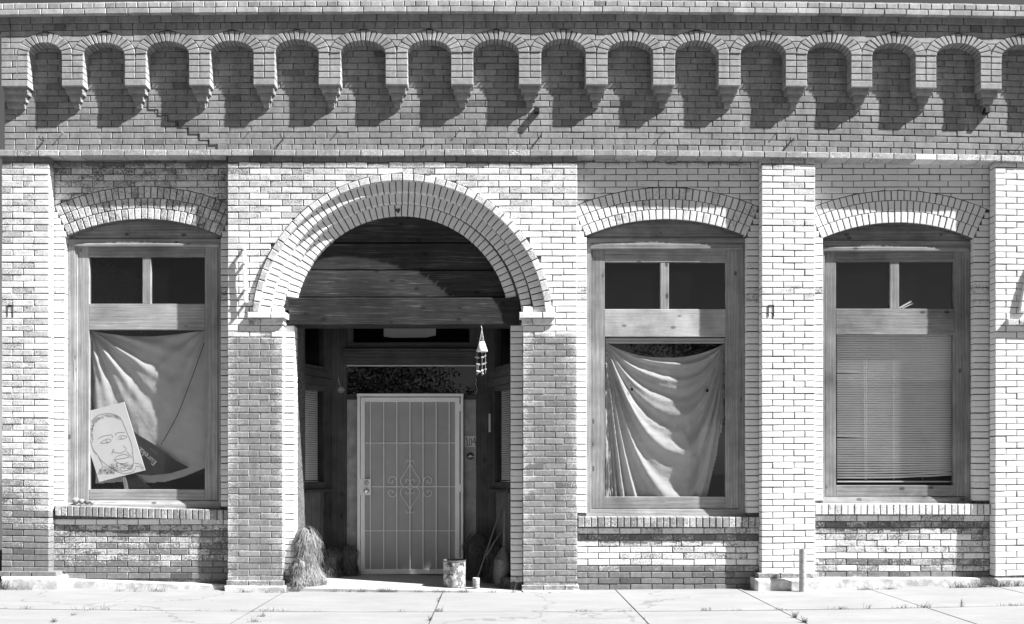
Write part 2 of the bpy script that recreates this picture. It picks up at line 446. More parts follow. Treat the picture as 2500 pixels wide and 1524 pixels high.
def attr(paint, tone, rv):
    def f(v):
        px, py = PX(v[0], v[1]), PY(v[2], v[1])
        p = paint(px, py) if callable(paint) else paint
        return (min(1, max(0, p)), tone, rv, 1)
    return f
def clip(poly, nx, nz_, c):
    """keep the part of poly where n.p >= c"""
    out = []
    for i in range(len(poly)):
        a, b = poly[i], poly[(i + 1) % len(poly)]
        da, db = a[0] * nx + a[1] * nz_ - c, b[0] * nx + b[1] * nz_ - c
        if da >= 0: out.append(a)
        if da * db < 0:
            t = da / (da - db); out.append((a[0] + (b[0] - a[0]) * t, a[1] + (b[1] - a[1]) * t))
    return out
def area(p): return .5 * abs(sum(p[i - 1][0] * p[i][1] - p[i][0] * p[i - 1][1] for i in range(len(p))))

def course(x0, x1, py0, py1, yf, paint, tone, par, kind='brick', yb=None, circ=None, pitch=BW, jt=JT, pvar=.12, tvar=.16, bev=.004, nobow=False, off=0.0, skip=None):
    """one course of bricks between picture columns x0..x1, top py0, bottom py1"""
    yb = yf + .10 if yb is None else yb
    a, b = X(x0, yf), X(x1, yf)
    xx = a; first = True; edges = [a]
    ln = pitch * (.5 if par else 1.0) + off
    while xx + ln < b - .035:
        xx += ln; edges.append(xx); ln = pitch * (U(.985, 1.015) if R() > .03 else U(.85, 1.0))
    if b - edges[-1] < .045 and len(edges) > 1: edges[-1] = b
    else: edges.append(b)
    for e0, e1 in zip(edges, edges[1:]):
        l = e0 + (jt / 2 if e0 > a else 0); r = e1 - (jt / 2 if e1 < b else 0)
        if r - l < .012: continue
        if skip and skip((PX((l + r) / 2, yf)), (py0 + py1) / 2): continue
        b0 = 0 if nobow else bow(PX(l, yf), (py0 + py1) / 2); b1 = 0 if nobow else bow(PX(r, yf), (py0 + py1) / 2)
        b0 += 1.1 * noise.noise((l * 1.3, py0 * .05, yf)); b1 += 1.1 * noise.noise((r * 1.3, py0 * .05, yf))
        poly = [(l, Z(py1 + b0, yf)), (r, Z(py1 + b1, yf)), (r, Z(py0 + b1, yf)), (l, Z(py0 + b0, yf))]
        if circ:
            cx, cz, rad = circ
            far = max(poly, key=lambda p: (p[0] - cx) ** 2 + (p[1] - cz) ** 2)
            mid = ((l + r) / 2 * .5 + far[0] * .5, (poly[0][1] + poly[2][1]) / 2 * .5 + far[1] * .5)
            dv = Vector((mid[0] - cx, mid[1] - cz)); dv.normalize()
            if min((p[0] - cx) ** 2 + (p[1] - cz) ** 2 for p in poly) < (rad + .01) ** 2:
                poly = clip(poly, dv.x, dv.y, dv.x * cx + dv.y * cz + rad + .004)
            if len(poly) < 3 or area(poly) < .0012: continue
        rv = R(); pv = U(-pvar, pvar)
        pf = (lambda px, py, p=paint, v=pv: (p(px, py) if callable(p) else p) + v)
        tn = tone * U(1 - tvar, 1 + tvar) * (U(.6, .8) if R() < .06 else 1)
        mb = MB(); prism(mb, poly, yf + U(-.002, .002), yb, bev, attr(pf, tn, rv), .0016)
        keep(kind, mb)

def slab(x0, x1, py0, py1, yf, yb, m=None, name='wall', bev=.001):
    mb = boxp(x0, x1, py0, py1, yf, yb, bev); return mb.build(name, m or MORT, bld)

rows = [(381 + CH * k, 381 + CH * (k + 1) - 2.1) for k in range(0, 70)]
def ramp(v, a, b): return min(1, max(0, (v - a) / (b - a)))

# paint left on the wall, by place
def p_left(px, py):
    p = .66 - .10 * ramp(py, 1000, 1180) - .36 * ramp(py, 1180, 1330)
    if px > 95: p += .10 * (1 - ramp(py, 1250, 1330))
    if py < 405: p = .12
    return p
def p_center(px, py):
    if py < 402: return .16
    p = .62 + .20 * ramp(py, 460, 600)
    if px > 1150: p += .08
    return p
def p_pier(px, py):
    e = min(abs(px - 558), abs(px - 690), abs(px - 1277), abs(px - 1409))
    p = .20 + .06 * noise.noise((px * .02, py * .02, 3)) + .10 * noise.noise((px * .07, py * .07, 9)) + .06 * ramp(py, 1330, 1430)
    if e < 15: p += .34 - .12 * ramp(py, 1250, 1400)
    if py < 822: p = max(p, .80)
    elif py < 850: p += .10
    return p
def p_pil(px, py):
    p = .80 + .14 * ramp(py, 460, 640)
    if py < 402: p = .42
    if 700 < py < 725: p -= .22
    p -= .45 * ramp(py, 1405, 1425)
    return p
def p_right(px, py): return .92 if py > 402 else .45
def p_jamb(px, py): return .90 - (.28 if 700 < py < 735 else 0)

# ---- pilasters and central bay
def stack(x0, x1, k0, k1, yf, paint, tone=.21, m=None, core=True, circ=None, rec=.009, **kw):
    for k in range(k0, k1):
        t, b = rows[k]; course(x0, x1, t, b, yf, paint, tone, k % 2, circ=circ, **kw)
    if core:
        mb = MB(); y = yf + rec; g = 0 if rec < .005 else .007
        prism(mb, [(X(x0, yf) + g, Z(rows[k1 - 1][1] + 14, yf)), (X(x1, yf) - g, Z(rows[k1 - 1][1] + 14, yf)), (X(x1, yf) - g, Z(372, yf)), (X(x0, yf) + g, Z(372, yf))], y, y + .3, .0005, back=True)
        mb.build('wall', m or MORT, bld)
stack(4, 119, 0, 68, YF, p_left, .21)
stack(1860, 1990, 0, 68, YF, p_pil, .22)
stack(2430, 3240, 0, 68, YF, p_right, .22, pvar=.06)
# central bay: rows 0..25 over the arch, then two piers
ACX, ACY = 982.0, 791.0
arc_w = lambda y: (X(ACX, 0), Z(ACY, 0))
for k in range(0, 28):
    t, b = rows[k]
    cz = Z(ACY, 0); cx = X(ACX, 0); rad = 367 * S
    if b > 762: break
    course(556, ACX, t, b, YF, p_center, .21, k % 2, circ=(cx, cz, rad))
    course(ACX, 1409, t, b, YF, p_center, .21, (k + 1) % 2, circ=(cx, cz, rad))
k_imp = next(k for k in range(70) if rows[k][1] > 762)
for k in range(k_imp, 68):
    t, b = rows[k]; light = rows[k][0] < 815
    kw = dict(pvar=.05, tvar=.16)
    course(556, 690, t, b, YF, p_pier, .25, k % 2, **kw)
    course(1277, 1409, t, b, YF, p_pier, .25, (k + 1) % 2, **kw)
# cores
def arch_core(x0, x1, cx, cy, rad, ytop, ybot, yf, yb, m, n=40, bot_l=None):
    """wall slab over an arch opening: outline minus a circle of given picture radius"""
    a0 = math.acos(max(-1, min(1, (x0 - cx) / rad))) if abs(x0 - cx) < rad else math.pi
    mb = MB(); pts = []
    lo = max(x0, cx - rad); hi = min(x1, cx + rad)
    for i in range(n + 1):
        x = lo + (hi - lo) * (.5 - .5 * math.cos(math.pi * i / n)); pts.append((x, cy - math.sqrt(max(0, rad * rad - (x - cx) ** 2))))
    for (xa, ya), (xb, yb_) in zip(pts, pts[1:]):
        ya, yb2 = min(ya, ybot), min(yb_, ybot)
        mb.add([(X(xa, yf), yf, Z(ya, yf)), (X(xb, yf), yf, Z(yb2, yf)), (X(xb, yf), yf, Z(ytop, yf)), (X(xa, yf), yf, Z(ytop, yf)),
                (X(xa, yf), yb, Z(ya, yf)), (X(xb, yf), yb, Z(yb2, yf))], [(0, 1, 2, 3), (0, 4, 5, 1)])
    for a, b in ((x0, lo), (hi, x1)):
        if b - a > .5: boxp(a, b, ytop, ybot, yf, yb, .0005, mb)
    return mb
arch_core(557.5, 1407.5, ACX, ACY, 352, 372, 764, YF + .009, .10, MORT).build('wall', MORT, bld)
boxp(557.5, 688.5, 764, 1449, YF + .004, .30, .0005).build('wall', MORTL, bld)
boxp(1278.5, 1407.5, 764, 1449, YF + .004, .30, .0005).build('wall', MORTL, bld)

# ---- rings of the entrance arch
def ring(cx, cy, r0, r1, a0, a1, n, yf, depth, paint, tone, kind='arch_brick', jt=.0115, cut=None, pvar=.1):
    """radial bricks: picture radii at depth yf, angles in degrees from the right"""
    A0, A1 = math.radians(a0), math.radians(a1)
    cxw, czw = X(cx, yf), Z(cy, yf); k = S * (D + yf) / D
    for i in range(n):
        t0, t1 = A0 + (A1 - A0) * i / n, A0 + (A1 - A0) * (i + 1) / n
        gi, go = jt / 2 / (r0 * k), jt / 2 / (r1 * k)
        if cut and cut((t0 + t1) / 2): continue
        P = []
        for t, r in ((t1 - gi, r0), (t0 + gi, r0), (t0 + go, r1), (t1 - go, r1)):
            P.append((cxw + r * k * math.cos(t), czw + r * k * math.sin(t)))
        # counter-clockwise seen from the street
        s = sum(P[j - 1][0] * P[j][1] - P[j][0] * P[j - 1][1] for j in range(4))
        if s < 0: P.reverse()
        pv = U(-pvar, pvar); rv = R(); tn = tone * U(.8, 1.2)
        mb = MB(); prism(mb, P, yf + U(-.0015, .0015), yf + depth, .004, attr((lambda px, py, p=paint, v=pv: (p(px, py) if callable(p) else p) + v), tn, rv), .0007)
        keep(kind, mb)
def ring_core(cx, cy, r0, r1, a0, a1, yf, yb, m=MORT, n=60):
    mb = MB(); k = S * (D + yf) / D; cxw, czw = X(cx, yf), Z(cy, yf)
    for i in range(n):
        t0 = math.radians(a0 + (a1 - a0) * i / n); t1 = math.radians(a0 + (a1 - a0) * (i + 1) / n)
        q = [(cxw + r * k * math.cos(t), czw + r * k * math.sin(t)) for t, r in ((t1, r0), (t0, r0), (t0, r1), (t1, r1))]
        vs = [(x, yf, z) for x, z in q] + [(q[0][0], yb, q[0][1]), (q[1][0], yb, q[1][1])]
        mb.add(vs, [(0, 1, 2, 3), (0, 4, 5, 1)])
    return mb
low = math.degrees(math.asin((ACY - 763) / 367))
p_white = lambda px, py: .96
p_hood = lambda px, py: .70
ring(ACX, ACY, 351, 367, 4.5, 175.5, 40, -.036, .10, p_hood, .24)
ring(ACX, ACY, 323, 351, 4.8, 175.2, 64, .000, .10, lambda px, py: .90 - (.3 if py > 700 and R() < .3 else 0), .24)
k3 = (D + .05) / D
ring(ACX - 1, ACY - 2, 294, 319, 5.2, 174.8, 58, .055, .10, p_white, .26)
ring(ACX - 2, ACY - 4, 262, 287.5, 6, 174, 52, .110, .12, p_white, .26, cut=lambda t: 262 * math.sin(t) < 58 and abs(math.cos(t)) > .5)
ring_core(ACX, ACY, 352, 366, 4.6, 175.4, -.028, .05).build('arch_mortar', MORT, bld)
ring_core(ACX, ACY, 324, 352, 4.8, 175.2, .013, .09, m=MORT).build('arch_mortar', MORT, bld)
ring_core(ACX - 1, ACY - 2, 294, 324, 5.2, 174.8, .068, .14).build('arch_mortar', MORT, bld)
ring_core(ACX - 2, ACY - 4, 263, 294, 6, 174, .123, .24).build('arch_mortar', MORT, bld)
# imposts
for xa, xb in ((604, 698), (1268, 1356)):
    course(xa, xb, 762.5, 776, -.042, .86, .24, 0, nobow=True, pitch=.23, yb=.10, kind='impost_brick')
    course(xa + 6, xb - 6, 778, 791.5, -.018, .62, .22, 1, nobow=True, yb=.10, kind='impost_brick')
# inner door columns
for xa, xb in ((690.8, 718.5), (1247, 1276)):
    for k in range(k_imp, 68):
        t, b = rows[k]
        if t < 790: continue
        course(xa, xb, t, b, .10, .95 - .5 * ramp(t, 1385, 1420), .2, 0, nobow=True, pitch=.3, yb=.235, kind='jamb_brick', pvar=.05)
        course(xa, xb, t, b, .24, .95 - .5 * ramp(t, 1385, 1420), .2, 0, nobow=True, pitch=.3, yb=.36, kind='jamb_brick', pvar=.05)
        for q in (.365, .49): course(xa, xb, t, b, q, .95 - .5 * ramp(t, 1385, 1420), .2, 0, nobow=True, pitch=.3, yb=q + .12, kind='jamb_brick', pvar=.05)
    boxp(xa + .5, xb - 1.2 if xa < 900 else xb - .5, 770, 1449, .108, .60, .0005).build('wall', MORT, bld)

# ---- window bays -------------------------------------------------
def sector_rows(x0, x1, cx, cy, r_out, half, sk_in, jl, jr, k1, paint_top, ring_paint, jamb_paint, sill_y):
    """bay wall above and beside a window"""
    yo = cy - r_out * math.cos(half)       # where the outer ring ends
    xo = r_out * math.sin(half)
    yi, xi = sk_in
    for k in range(0, 70):
        t, b = rows[k]; m = (t + b) / 2
        if b > sill_y: break
        if m < yo:
            c = (X(cx, YB), Z(cy, YB), r_out * S * (D + YB) / D)
            course(x0, cx, t, b, YB, paint_top, .2, k % 2, circ=c, nobow=True, tvar=.25)
            course(cx, x1, t, b, YB, paint_top, .2, (k + 1) % 2, circ=c, nobow=True, tvar=.25)
        else:
            if m < yi:
                f = (m - yo) / (yi - yo); dx = xo + (xi - xo) * f + 1.5
                l, r = cx - dx, cx + dx
            else: l, r = jl, jr
            if l - x0 > 4: course(x0, l, t, b, YB, jamb_paint, .2, 0, nobow=True, pitch=.3, kind='brick')
            if x1 - r > 4: course(r, x1, t, b, YB, jamb_paint, .2, 0, nobow=True, pitch=.3, kind='brick')
WIN = [
 dict(x0=122, x1=572, cx=352, jl=158, jr=539, top=535, spr=576, radii=(445, 472, 497, 525), chord=186.5, sill=(1234, 1259, 1246, 1271), pt=lambda px, py: .50 + .14 * ramp(py, 400, 470) - .30 * (py < 400), pr=.60, ps=.30, jp=p_jamb, base=1416),
 dict(x0=1400, x1=1872, cx=1626, jl=1432, jr=1823, top=536, spr=577, radii=(491, 516, 541, 569), chord=196, sill=(1262, 1287, 1263, 1288), pt=lambda px, py: .84 - .32 * (py < 398), pr=.76, ps=.36, jp=p_jamb, base=1449),
 dict(x0=1980, x1=2446, cx=2192, jl=2009, jr=2378, top=544, spr=584, radii=(461, 489, 516, 540), chord=185.5, sill=(1230, 1256, 1231, 1257), pt=lambda px, py: .97 - .36 * (py < 400), pr=.95, ps=.66, jp=p_jamb, base=1413),
]
def mixed(seed, hi, rowp):
    def f(px, py): return rowp(py)
    return f
for wi, W in enumerate(WIN):
    r0, r1, r2, r3 = W['radii']; cy = W['top'] + r0; half = math.asin(W['chord'] / r0)
    W['cy'] = cy; W['half'] = half
    sector_rows(W['x0'], W['x1'], W['cx'], cy, r3, half, (W['spr'], W['chord']), W['jl'], W['jr'], 0, W['pt'], W['pr'], W['jp'], W['sill'][0] + 6)
    hd = math.degrees(half)
    for (a, b), n in zip(((r0, r1), (r1, r2), (r2, r3)), (25, 27, 28)):
        ring(W['cx'], cy, a + .8, b - .8, 90 - hd, 90 + hd, n, YB - .001, .10, W['pr'], .2, pvar=.11)
    # mortar core: above the arch, both sides, below the sill
    x0, x1 = W['x0'], W['x1']
    arch_core(x0, x1, W['cx'], cy, r0 - .5, 372, W['spr'], YB + .007, YB + .22, MORT).build('wall', MORT, bld)
    boxp(x0, W['jl'] - 1.5, W['spr'], W['sill'][0] + 8, YB + .007, YB + .22, .0005).build('wall', MORT, bld)
    boxp(W['jr'] + 1.5, x1, W['spr'], W['sill'][0] + 8, YB + .007, YB + .22, .0005).build('wall', MORT, bld)
    boxp(x0, x1, W['sill'][0] + 8, 1452, YB + .008, YB + .22, .0005).build('wall', MORT, bld)
    # brick rowlock sill
    yt0, yb0, yt1, yb1 = W['sill']; ys = YB - .048; n = 28
    xa, xb = (x0 + 11, x1 - 12)
    if wi == 0: xb = 560
    for i in range(n):
        a, b = xa + (xb - xa) * i / n, xa + (xb - xa) * (i + 1) / n
        f0, f1 = (a - xa) / (xb - xa), (b - xa) / (xb - xa)
        q = lambda x, y: (X(x, ys), Z(y, ys))
        g = 1.2
        P = [q(a + g, yb0 + (yb1 - yb0) * f0), q(b - g, yb0 + (yb1 - yb0) * f1), q(b - g, yt0 + (yt1 - yt0) * f1), q(a + g, yt0 + (yt1 - yt0) * f0)]
        mb = MB(); prism(mb, P, ys + U(-.003, .003), YB + .12, .005, attr(W['ps'] + .08 + U(-.12, .12), .26 * U(.85, 1.15), R()), .0012)
        keep('sill_brick', mb)
    mb = MB(); prism(mb, [(X(xa, ys), Z(yb0 - 1, ys)), (X(xb, ys), Z(yb1 - 1, ys)), (X(xb, ys), Z(yt1 + 2, ys)), (X(xa, ys), Z(yt0 + 2, ys))], ys + .012, YB + .1, .0005, back=True)
    mb.build('sill_mortar', MORT, bld)
    # courses below
    y = yb0 + 2.4; k = 0
    while y < W['base'] - 8:
        seed = wi * 20 + k
        if wi == 0: base = [.80, .48, .36, .42, .44, .38, .46, .36, .20, .14, .12, .1][min(k, 11)]
        elif wi == 1: base = [.70, .34, .62, .74, .66, .72, .30, .14, .16, .12, .1][min(k, 10)]
        else: base = [.66, .34, .52, .62, .72, .62, .74, .46, .62, .22, .2][min(k, 10)]
        tl = (yt1 - yt0) * max(0, 1 - k / 9.0)
        tone = .15 if k == 1 else .185
        l, r = W['x0'] + 9, W['x1'] - 10
        # tilted course: done in two halves so that it follows the sill
        h = (l + r) / 2
        for (a, b, f) in ((l, r, .5),):
            course(a, b, y + tl * f, y + tl * f + CH - 2.2, YB, base, tone, k % 2, nobow=True, pvar=.14, tvar=.18)
        y += CH; k += 1

# ---- belt course
for py0, py1, yf, pt, tn, par, pit in ((365.5, 379.5, -.022, lambda px, py: .40 + .28 * ramp(px, 1900, 2300), .34, 0, BW),):
    course(-12, 3240, py0, py1, yf, pt, tn, par, pitch=pit, yb=.16, kind='belt_brick', pvar=.15)
mb = MB()
for i in range(60):
    a, b = -11 + 3251 * i / 60, -11 + 3251 * (i + 1) / 60
    vs = []
    for x in (a, b):
        q = bow(x, 372); vs += [(X(x), -.012, Z(380 + q)), (X(x), -.012, Z(366 + q)), (X(x), .2, Z(364.5 + q)), (X(x), .2, Z(380 + q))]
    mb.add(vs, [(0, 4, 5, 1), (1, 5, 6, 2), (0, 3, 7, 4)])
mb.build('belt_mortar', MORTU, bld)

# ---- frieze
tf = lambda px, py: .0
pit_h = BW / 2
rws = []; y = 363.0 + 3
rws.append((353.5, 368, pit_h)); y = 352
while y > 92:
    rws.append((y - CH + 2.1, y, BW)); y -= CH
for i, (a, b, pit) in enumerate(rws):
    course(11, 3240, a, b, YFR, 0.02, .27, i % 2, pitch=pit, yb=.12, pvar=.03, tvar=.13, bev=.0035)
mb = MB()
for i in range(60):
    a, b = 12 + 3228 * i / 60, 12 + 3228 * (i + 1) / 60; vs = []
    for x in (a, b):
        vs += [(X(x, YFR), YFR + .007, Z(372 + bow(x, 372), YFR)), (X(x, YFR), YFR + .007, Z(60 + bow(x, 60), YFR))]
    mb.add(vs, [(0, 2, 3, 1)])
mb.build('frieze_mortar', MORTU, bld)

# ---- corbel table: piers, little arches, corbels
PIER = [(16, 68), (150.5, 203), (304, 356.5), (461, 513), (618.5, 671), (777.5, 831.5), (941, 995), (1101, 1155), (1266.5, 1321), (1429.5, 1483),
        (1594, 1648), (1754, 1808), (1918, 1970.5), (2078, 2129.5), (2235, 2286), (2394, 2445.5), (2553, 2606), (2711, 2764), (2870, 2923), (3028, 3081), (3186, 3239)]
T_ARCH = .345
def pz(px, py): return Z(py + bow(px, py), YC)
def cpoly(pts): return [(X(a, YC), pz(a, b)) for a, b in pts]
for i, (a, b) in enumerate(PIER):
    m = (a + b) / 2
    for k in range(4):
        t = 129 + CH * k; bt = t + CH - 2.0
        for c0, c1 in ((a, m - .9), (m + .9, b)):
            if i == 0 and c0 == a: c0 = 42
            mb = MB(); prism(mb, cpoly([(c0, bt), (c1, bt), (c1, t), (c0, t)]), YC + U(-.0015, .0015), YFR + .02, .004, attr(.02, T_ARCH * U(.9, 1.1), R()), .0008); keep('pier_brick', mb)
    if i == 0:
        for k in range(0, 4):
            t = 129 + CH * k
            course(3, 41.5, t, t + CH - 2, YC, .02, T_ARCH, k % 2, yb=YFR + .02, kind='pier_brick')
        boxp(4, 67, 128, 205, YC + .008, YFR + .02, .0005).build('wall', MORTU, bld)
    # mortar behind the pier
    mb = MB(); prism(mb, cpoly([(a + 1.5, 191), (b - 1.5, 191), (b - 1.5, 110), (a + 1.5, 110)]), YC + .008, YFR + .02, .0005); mb.build('pier_mortar', MORTU, bld)
    # block and three receding corbels
    a0 = 3 if i == 0 else a
    mb = MB(); prism(mb, cpoly([(a0, 206), (b, 206), (b, 191), (a0, 191)]), YC - .001, YFR + .02, .004, attr(.02, T_ARCH * U(.95, 1.08), R()), .0008); keep('corbel_brick', mb)
    for j, (dx, pr) in enumerate(((5, .082), (12.5, .056), (18.5, .030))):
        t = 206 + j * 15.6; yf = YFR - pr
        l, r = (a0 + (2 if i == 0 else dx), b - dx)
        q = bow(m, t)
        zt, zb = Z(t + q, YC), Z(t + q + 15.6, YC)
        x0, x1 = X(l, YC), X(r, YC); h = zt - zb
        # cavetto underside: front face, then the lower edge is drawn back
        prof = [(yf, zt), (yf, zb + h * .42), (yf + .005, zb + h * .22), (yf + .013, zb + .002), (YFR + .02, zb + .001), (YFR + .02, zt)]
        n = len(prof); vs = [(x0 + (.0 if k < 2 else (.006 if k < 4 else 0)), p[0], p[1]) for k, p in enumerate(prof)] + [(x1 - (.0 if k < 2 else (.006 if k < 4 else 0)), p[0], p[1]) for k, p in enumerate(prof)]
        fs = [tuple(reversed(range(n))), tuple(range(n, 2 * n))] + [(k, n + k, n + (k + 1) % n, (k + 1) % n)[::-1] for k in range(n)]
        tn = T_ARCH * U(.72, .86)  # receding steps toned darker, adding to the block's shadow on them
        mb = MB(); mb.add(vs, fs, [(0.02, tn, .5, 1)] * len(vs)); keep('corbel_brick', mb)
def ell(cx, cy, a, b, t): return (cx + a * math.cos(t), cy - b * math.sin(t))
ARC = []
for (a, b), (c, d) in zip(PIER, PIER[1:]):
    cx = (b + c) / 2; hw = (c - b) / 2; full = min(1, hw / 53)
    ai, bi, ao, bo = hw, 31 * (.75 + .25 * full), hw + 26.2, 55 * (.85 + .15 * full)
    cy = 129 + U(-1.3, 1.3); bi += U(-1.5, 1.5); bo += U(-1.2, 1.2); tone_a = T_ARCH * U(.9, 1.06)
    ARC.append((cx, cy, ai, bi, ao, bo))
    n = 15 if hw > 48 else 13
    # equal steps along the middle line
    T = [math.pi * i / 200 for i in range(201)]; acc = [0]
    for i in range(200):
        p, q = ell(0, 0, (ai + ao) / 2, (bi + bo) / 2, T[i]), ell(0, 0, (ai + ao) / 2, (bi + bo) / 2, T[i + 1])
        acc.append(acc[-1] + math.hypot(p[0] - q[0], p[1] - q[1]))
    ts = []
    for i in range(n + 1):
        s = acc[-1] * i / n; j = min(range(201), key=lambda k: abs(acc[k] - s)); ts.append(T[j])
    for i in range(n):
        t0, t1 = ts[i], ts[i + 1]; e = .022; eo = .016
        P = [ell(cx, cy, ai, bi, t1 - e), ell(cx, cy, ai, bi, t0 + e), ell(cx, cy, ao, bo, t0 + eo), ell(cx, cy, ao, bo, t1 - eo)]
        P = cpoly(P)
        s = sum(P[j - 1][0] * P[j][1] - P[j][0] * P[j - 1][1] for j in range(4))
        if s < 0: P.reverse()
        mb = MB(); prism(mb, P, YC - .004 + U(-.002, .001), YFR + .02, .004, attr(.02, tone_a * U(.84, 1.12), R()), .0016); keep('arch_brick', mb)
    # mortar behind the ring, and its soffit
    mb = MB()
    for i in range(40):
        t0, t1 = math.pi * i / 40, math.pi * (i + 1) / 40
        q = cpoly([ell(cx, cy, ai + 1, bi + 1, t1), ell(cx, cy, ai + 1, bi + 1, t0), ell(cx, cy, ao - .5, bo - .5, t0), ell(cx, cy, ao - .5, bo - .5, t1)])
        vs = [(x, YC + .009, z) for x, z in q] + [(q[0][0], YFR + .02, q[0][1]), (q[1][0], YFR + .02, q[1][1])]
        mb.add(vs, [(0, 1, 2, 3), (0, 4, 5, 1)])
    mb.build('arch_mortar', MORT, bld)
def exto(j, y, side):
    """x where the extrados of arch j crosses picture height y"""
    cx, cy, ai, bi, ao, bo = ARC[j]; v = (cy - y) / bo
    if v >= 1: return None
    return cx + side * ao * math.sqrt(1 - v * v)
for j in range(len(ARC) - 1):
    for t, b, tn in ((70, 81.5, T_ARCH), (83.2, 96.5, T_ARCH), (98.2, 112, T_ARCH)):
        xl0, xl1 = exto(j, t, 1), exto(j, b, 1); xr0, xr1 = exto(j + 1, t, -1), exto(j + 1, b, -1)
        if xl0 is None: xl0 = ARC[j][0] + 3
        if xr0 is None: xr0 = ARC[j + 1][0] - 3
        g = 2.5
        P = [(xl1 + g, b), (xr1 - g, b), (xr0 - g, t), (xl0 + g, t)]
        if P[1][0] - P[0][0] < 1.0:
            c = (P[0][0] + P[1][0]) / 2
            if P[2][0] - P[3][0] < 5: continue
            P = [(c - .6, b), (c + .6, b), P[2], P[3]]
        parts = [P]
        if P[2][0] - P[3][0] > 66:
            h0 = (P[0][0] + P[1][0]) / 2 + U(-6, 6); parts = [[P[0], (h0 - 1, b), (h0 - 1, t), P[3]], [(h0 + 1, b), P[1], P[2], (h0 + 1, t)]]
        for Q in parts:
            mb = MB(); prism(mb, cpoly(Q), YC + U(-.002, .001), YFR + .02, .003, attr(.02, tn * U(.9, 1.08), R()), .0005); keep('spandrel_brick', mb)
for t, b in ((70, 81.5), (83.2, 96.5), (98.2, 112), (113.7, 127.3)):
    x0_ = exto(0, t, -1) or ARC[0][0] - 4; x1_ = exto(0, b, -1)
    P = [(3, b), (x1_ - 1.6, b), (x0_ - 1.6, t), (3, t)]; h0 = 24 if t < 90 or 100 > t > 97 else 34
    for Q in ([(3, b), (h0 - 1, b), (h0 - 1, t), (3, t)], [(h0 + 1, b), P[1], P[2], (h0 + 1, t)]):
        if Q[1][0] - Q[0][0] < 2: continue
        mb = MB(); prism(mb, cpoly(Q), YC, YFR + .02, .003, attr(.02, T_ARCH * U(.9, 1.08), R()), .0005); keep('spandrel_brick', mb)
boxp(4, ARC[0][0] - 40, 66, 130, YC + .008, YFR + .02, .0005).build('spandrel_mortar', MORTU, bld)
boxp(4, ARC[0][0], 66, 82, YC + .0085, YFR + .02, .0005).build('spandrel_mortar', MORTU, bld)
mb = MB()
for j in range(len(ARC) - 1):
    c0, c1 = ARC[j][0], ARC[j + 1][0]; m = (PIER[j + 1][0] + PIER[j + 1][1]) / 2; N = 12
    for i in range(N):
        a, b = c0 + (c1 - c0) * i / N, c0 + (c1 - c0) * (i + 1) / N
        def lo_(x):
            jj = j if x < m else j + 1; cx, cy, ai, bi, ao, bo = ARC[jj]; u = min(1, abs(x - cx) / (ao - 3)); return cy - (bo - 3) * math.sqrt(1 - u * u)
        q = cpoly([(a, lo_(a)), (b, lo_(b)), (b, 66), (a, 66)]); mb.add([(x, YC + .012, z) for x, z in q], [(0, 1, 2, 3)])
mb.build('spandrel_mortar', MORT, bld)

# ---- cornice band and coping
course(-2, 3240, 53, 67.6, YC - .004, .02, T_ARCH * .75, 0, pitch=pit_h * 1.02, yb=.05, kind='cornice_brick')  # both band courses toned darker to deepen the coping's cast shade
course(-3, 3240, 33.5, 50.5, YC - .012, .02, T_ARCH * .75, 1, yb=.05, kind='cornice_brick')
course(-6, 3240, 16, 28.4, YC - .058, .05, .42, 0, yb=.05, kind='coping_brick', pitch=BW * .995)
course(-6, 3240, 1.8, 14.2, YC - .054, .08, .40, 1, pitch=pit_h * 1.03, yb=.15, kind='coping_brick')
def strip(name, m, y0, py0, py1, yb, cap=False, rise=0):
    mb = MB()
    for i in range(60):
        a, b = -3 + 3243 * i / 60, -3 + 3243 * (i + 1) / 60; vs = []
        for x in (a, b):
            wob = U(-.6, .6) if cap else 0
            q = bow(x, py0); vs += [(X(x, y0), y0, Z(py1 + q, y0)), (X(x, y0), y0, Z(py0 + q + wob, y0)), (X(x, y0), yb, Z(py0 + q + wob, y0) + rise), (X(x, y0), yb, Z(py1 + q, y0))]
        mb.add(vs, [(0, 4, 5, 1), (1, 5, 6, 2), (0, 3, 7, 4)])
    mb.build(name, m, bld)
strip('cornice_mortar', MORTU, YC + .004, 51, 71, .05)
strip('cornice_mortar', MORTU, YC - .004, 32, 52, .05)
strip('coping_mortar', MORTU, YC - .047, 14, 29, .05)
strip('coping_mortar', MORTU, YC - .044, 2, 15, .15)
strip('coping_cap', simple('cement_cap', .55, .9, .3, 30, .5), YC - .050, .2, 2.2, .30, True, .05)

# ---- roof, side walls and dark rooms behind the windows
xl, xr = X(14), X(3230); zt = Z(20)
boxw(xl, xr, .30, .52, Z(372), zt, 0).build('parapet_back', MORTU, bld)
boxw(xl, xr, .45, 6.3, 3.75, 3.9, 0).build('roof', DARKIN, bld)
boxw(xl - .01, xl + .2, .52, 6.3, -.1, 4.2, 0).build('side_wall', MORTU, bld)
boxw(xr - .2, xr + .01, .52, 6.3, -.1, 4.2, 0).build('side_wall', MORTU, bld)
boxw(xl, xr, 6.3, 6.5, -.1, 4.2, 0).build('rear_wall', MORTU, bld)
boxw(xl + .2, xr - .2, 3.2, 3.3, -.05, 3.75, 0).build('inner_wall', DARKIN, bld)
boxw(xl + .2, xr - .2, 1.3, 3.2, .28, .33, 0).build('inner_floor', DARKIN, bld)

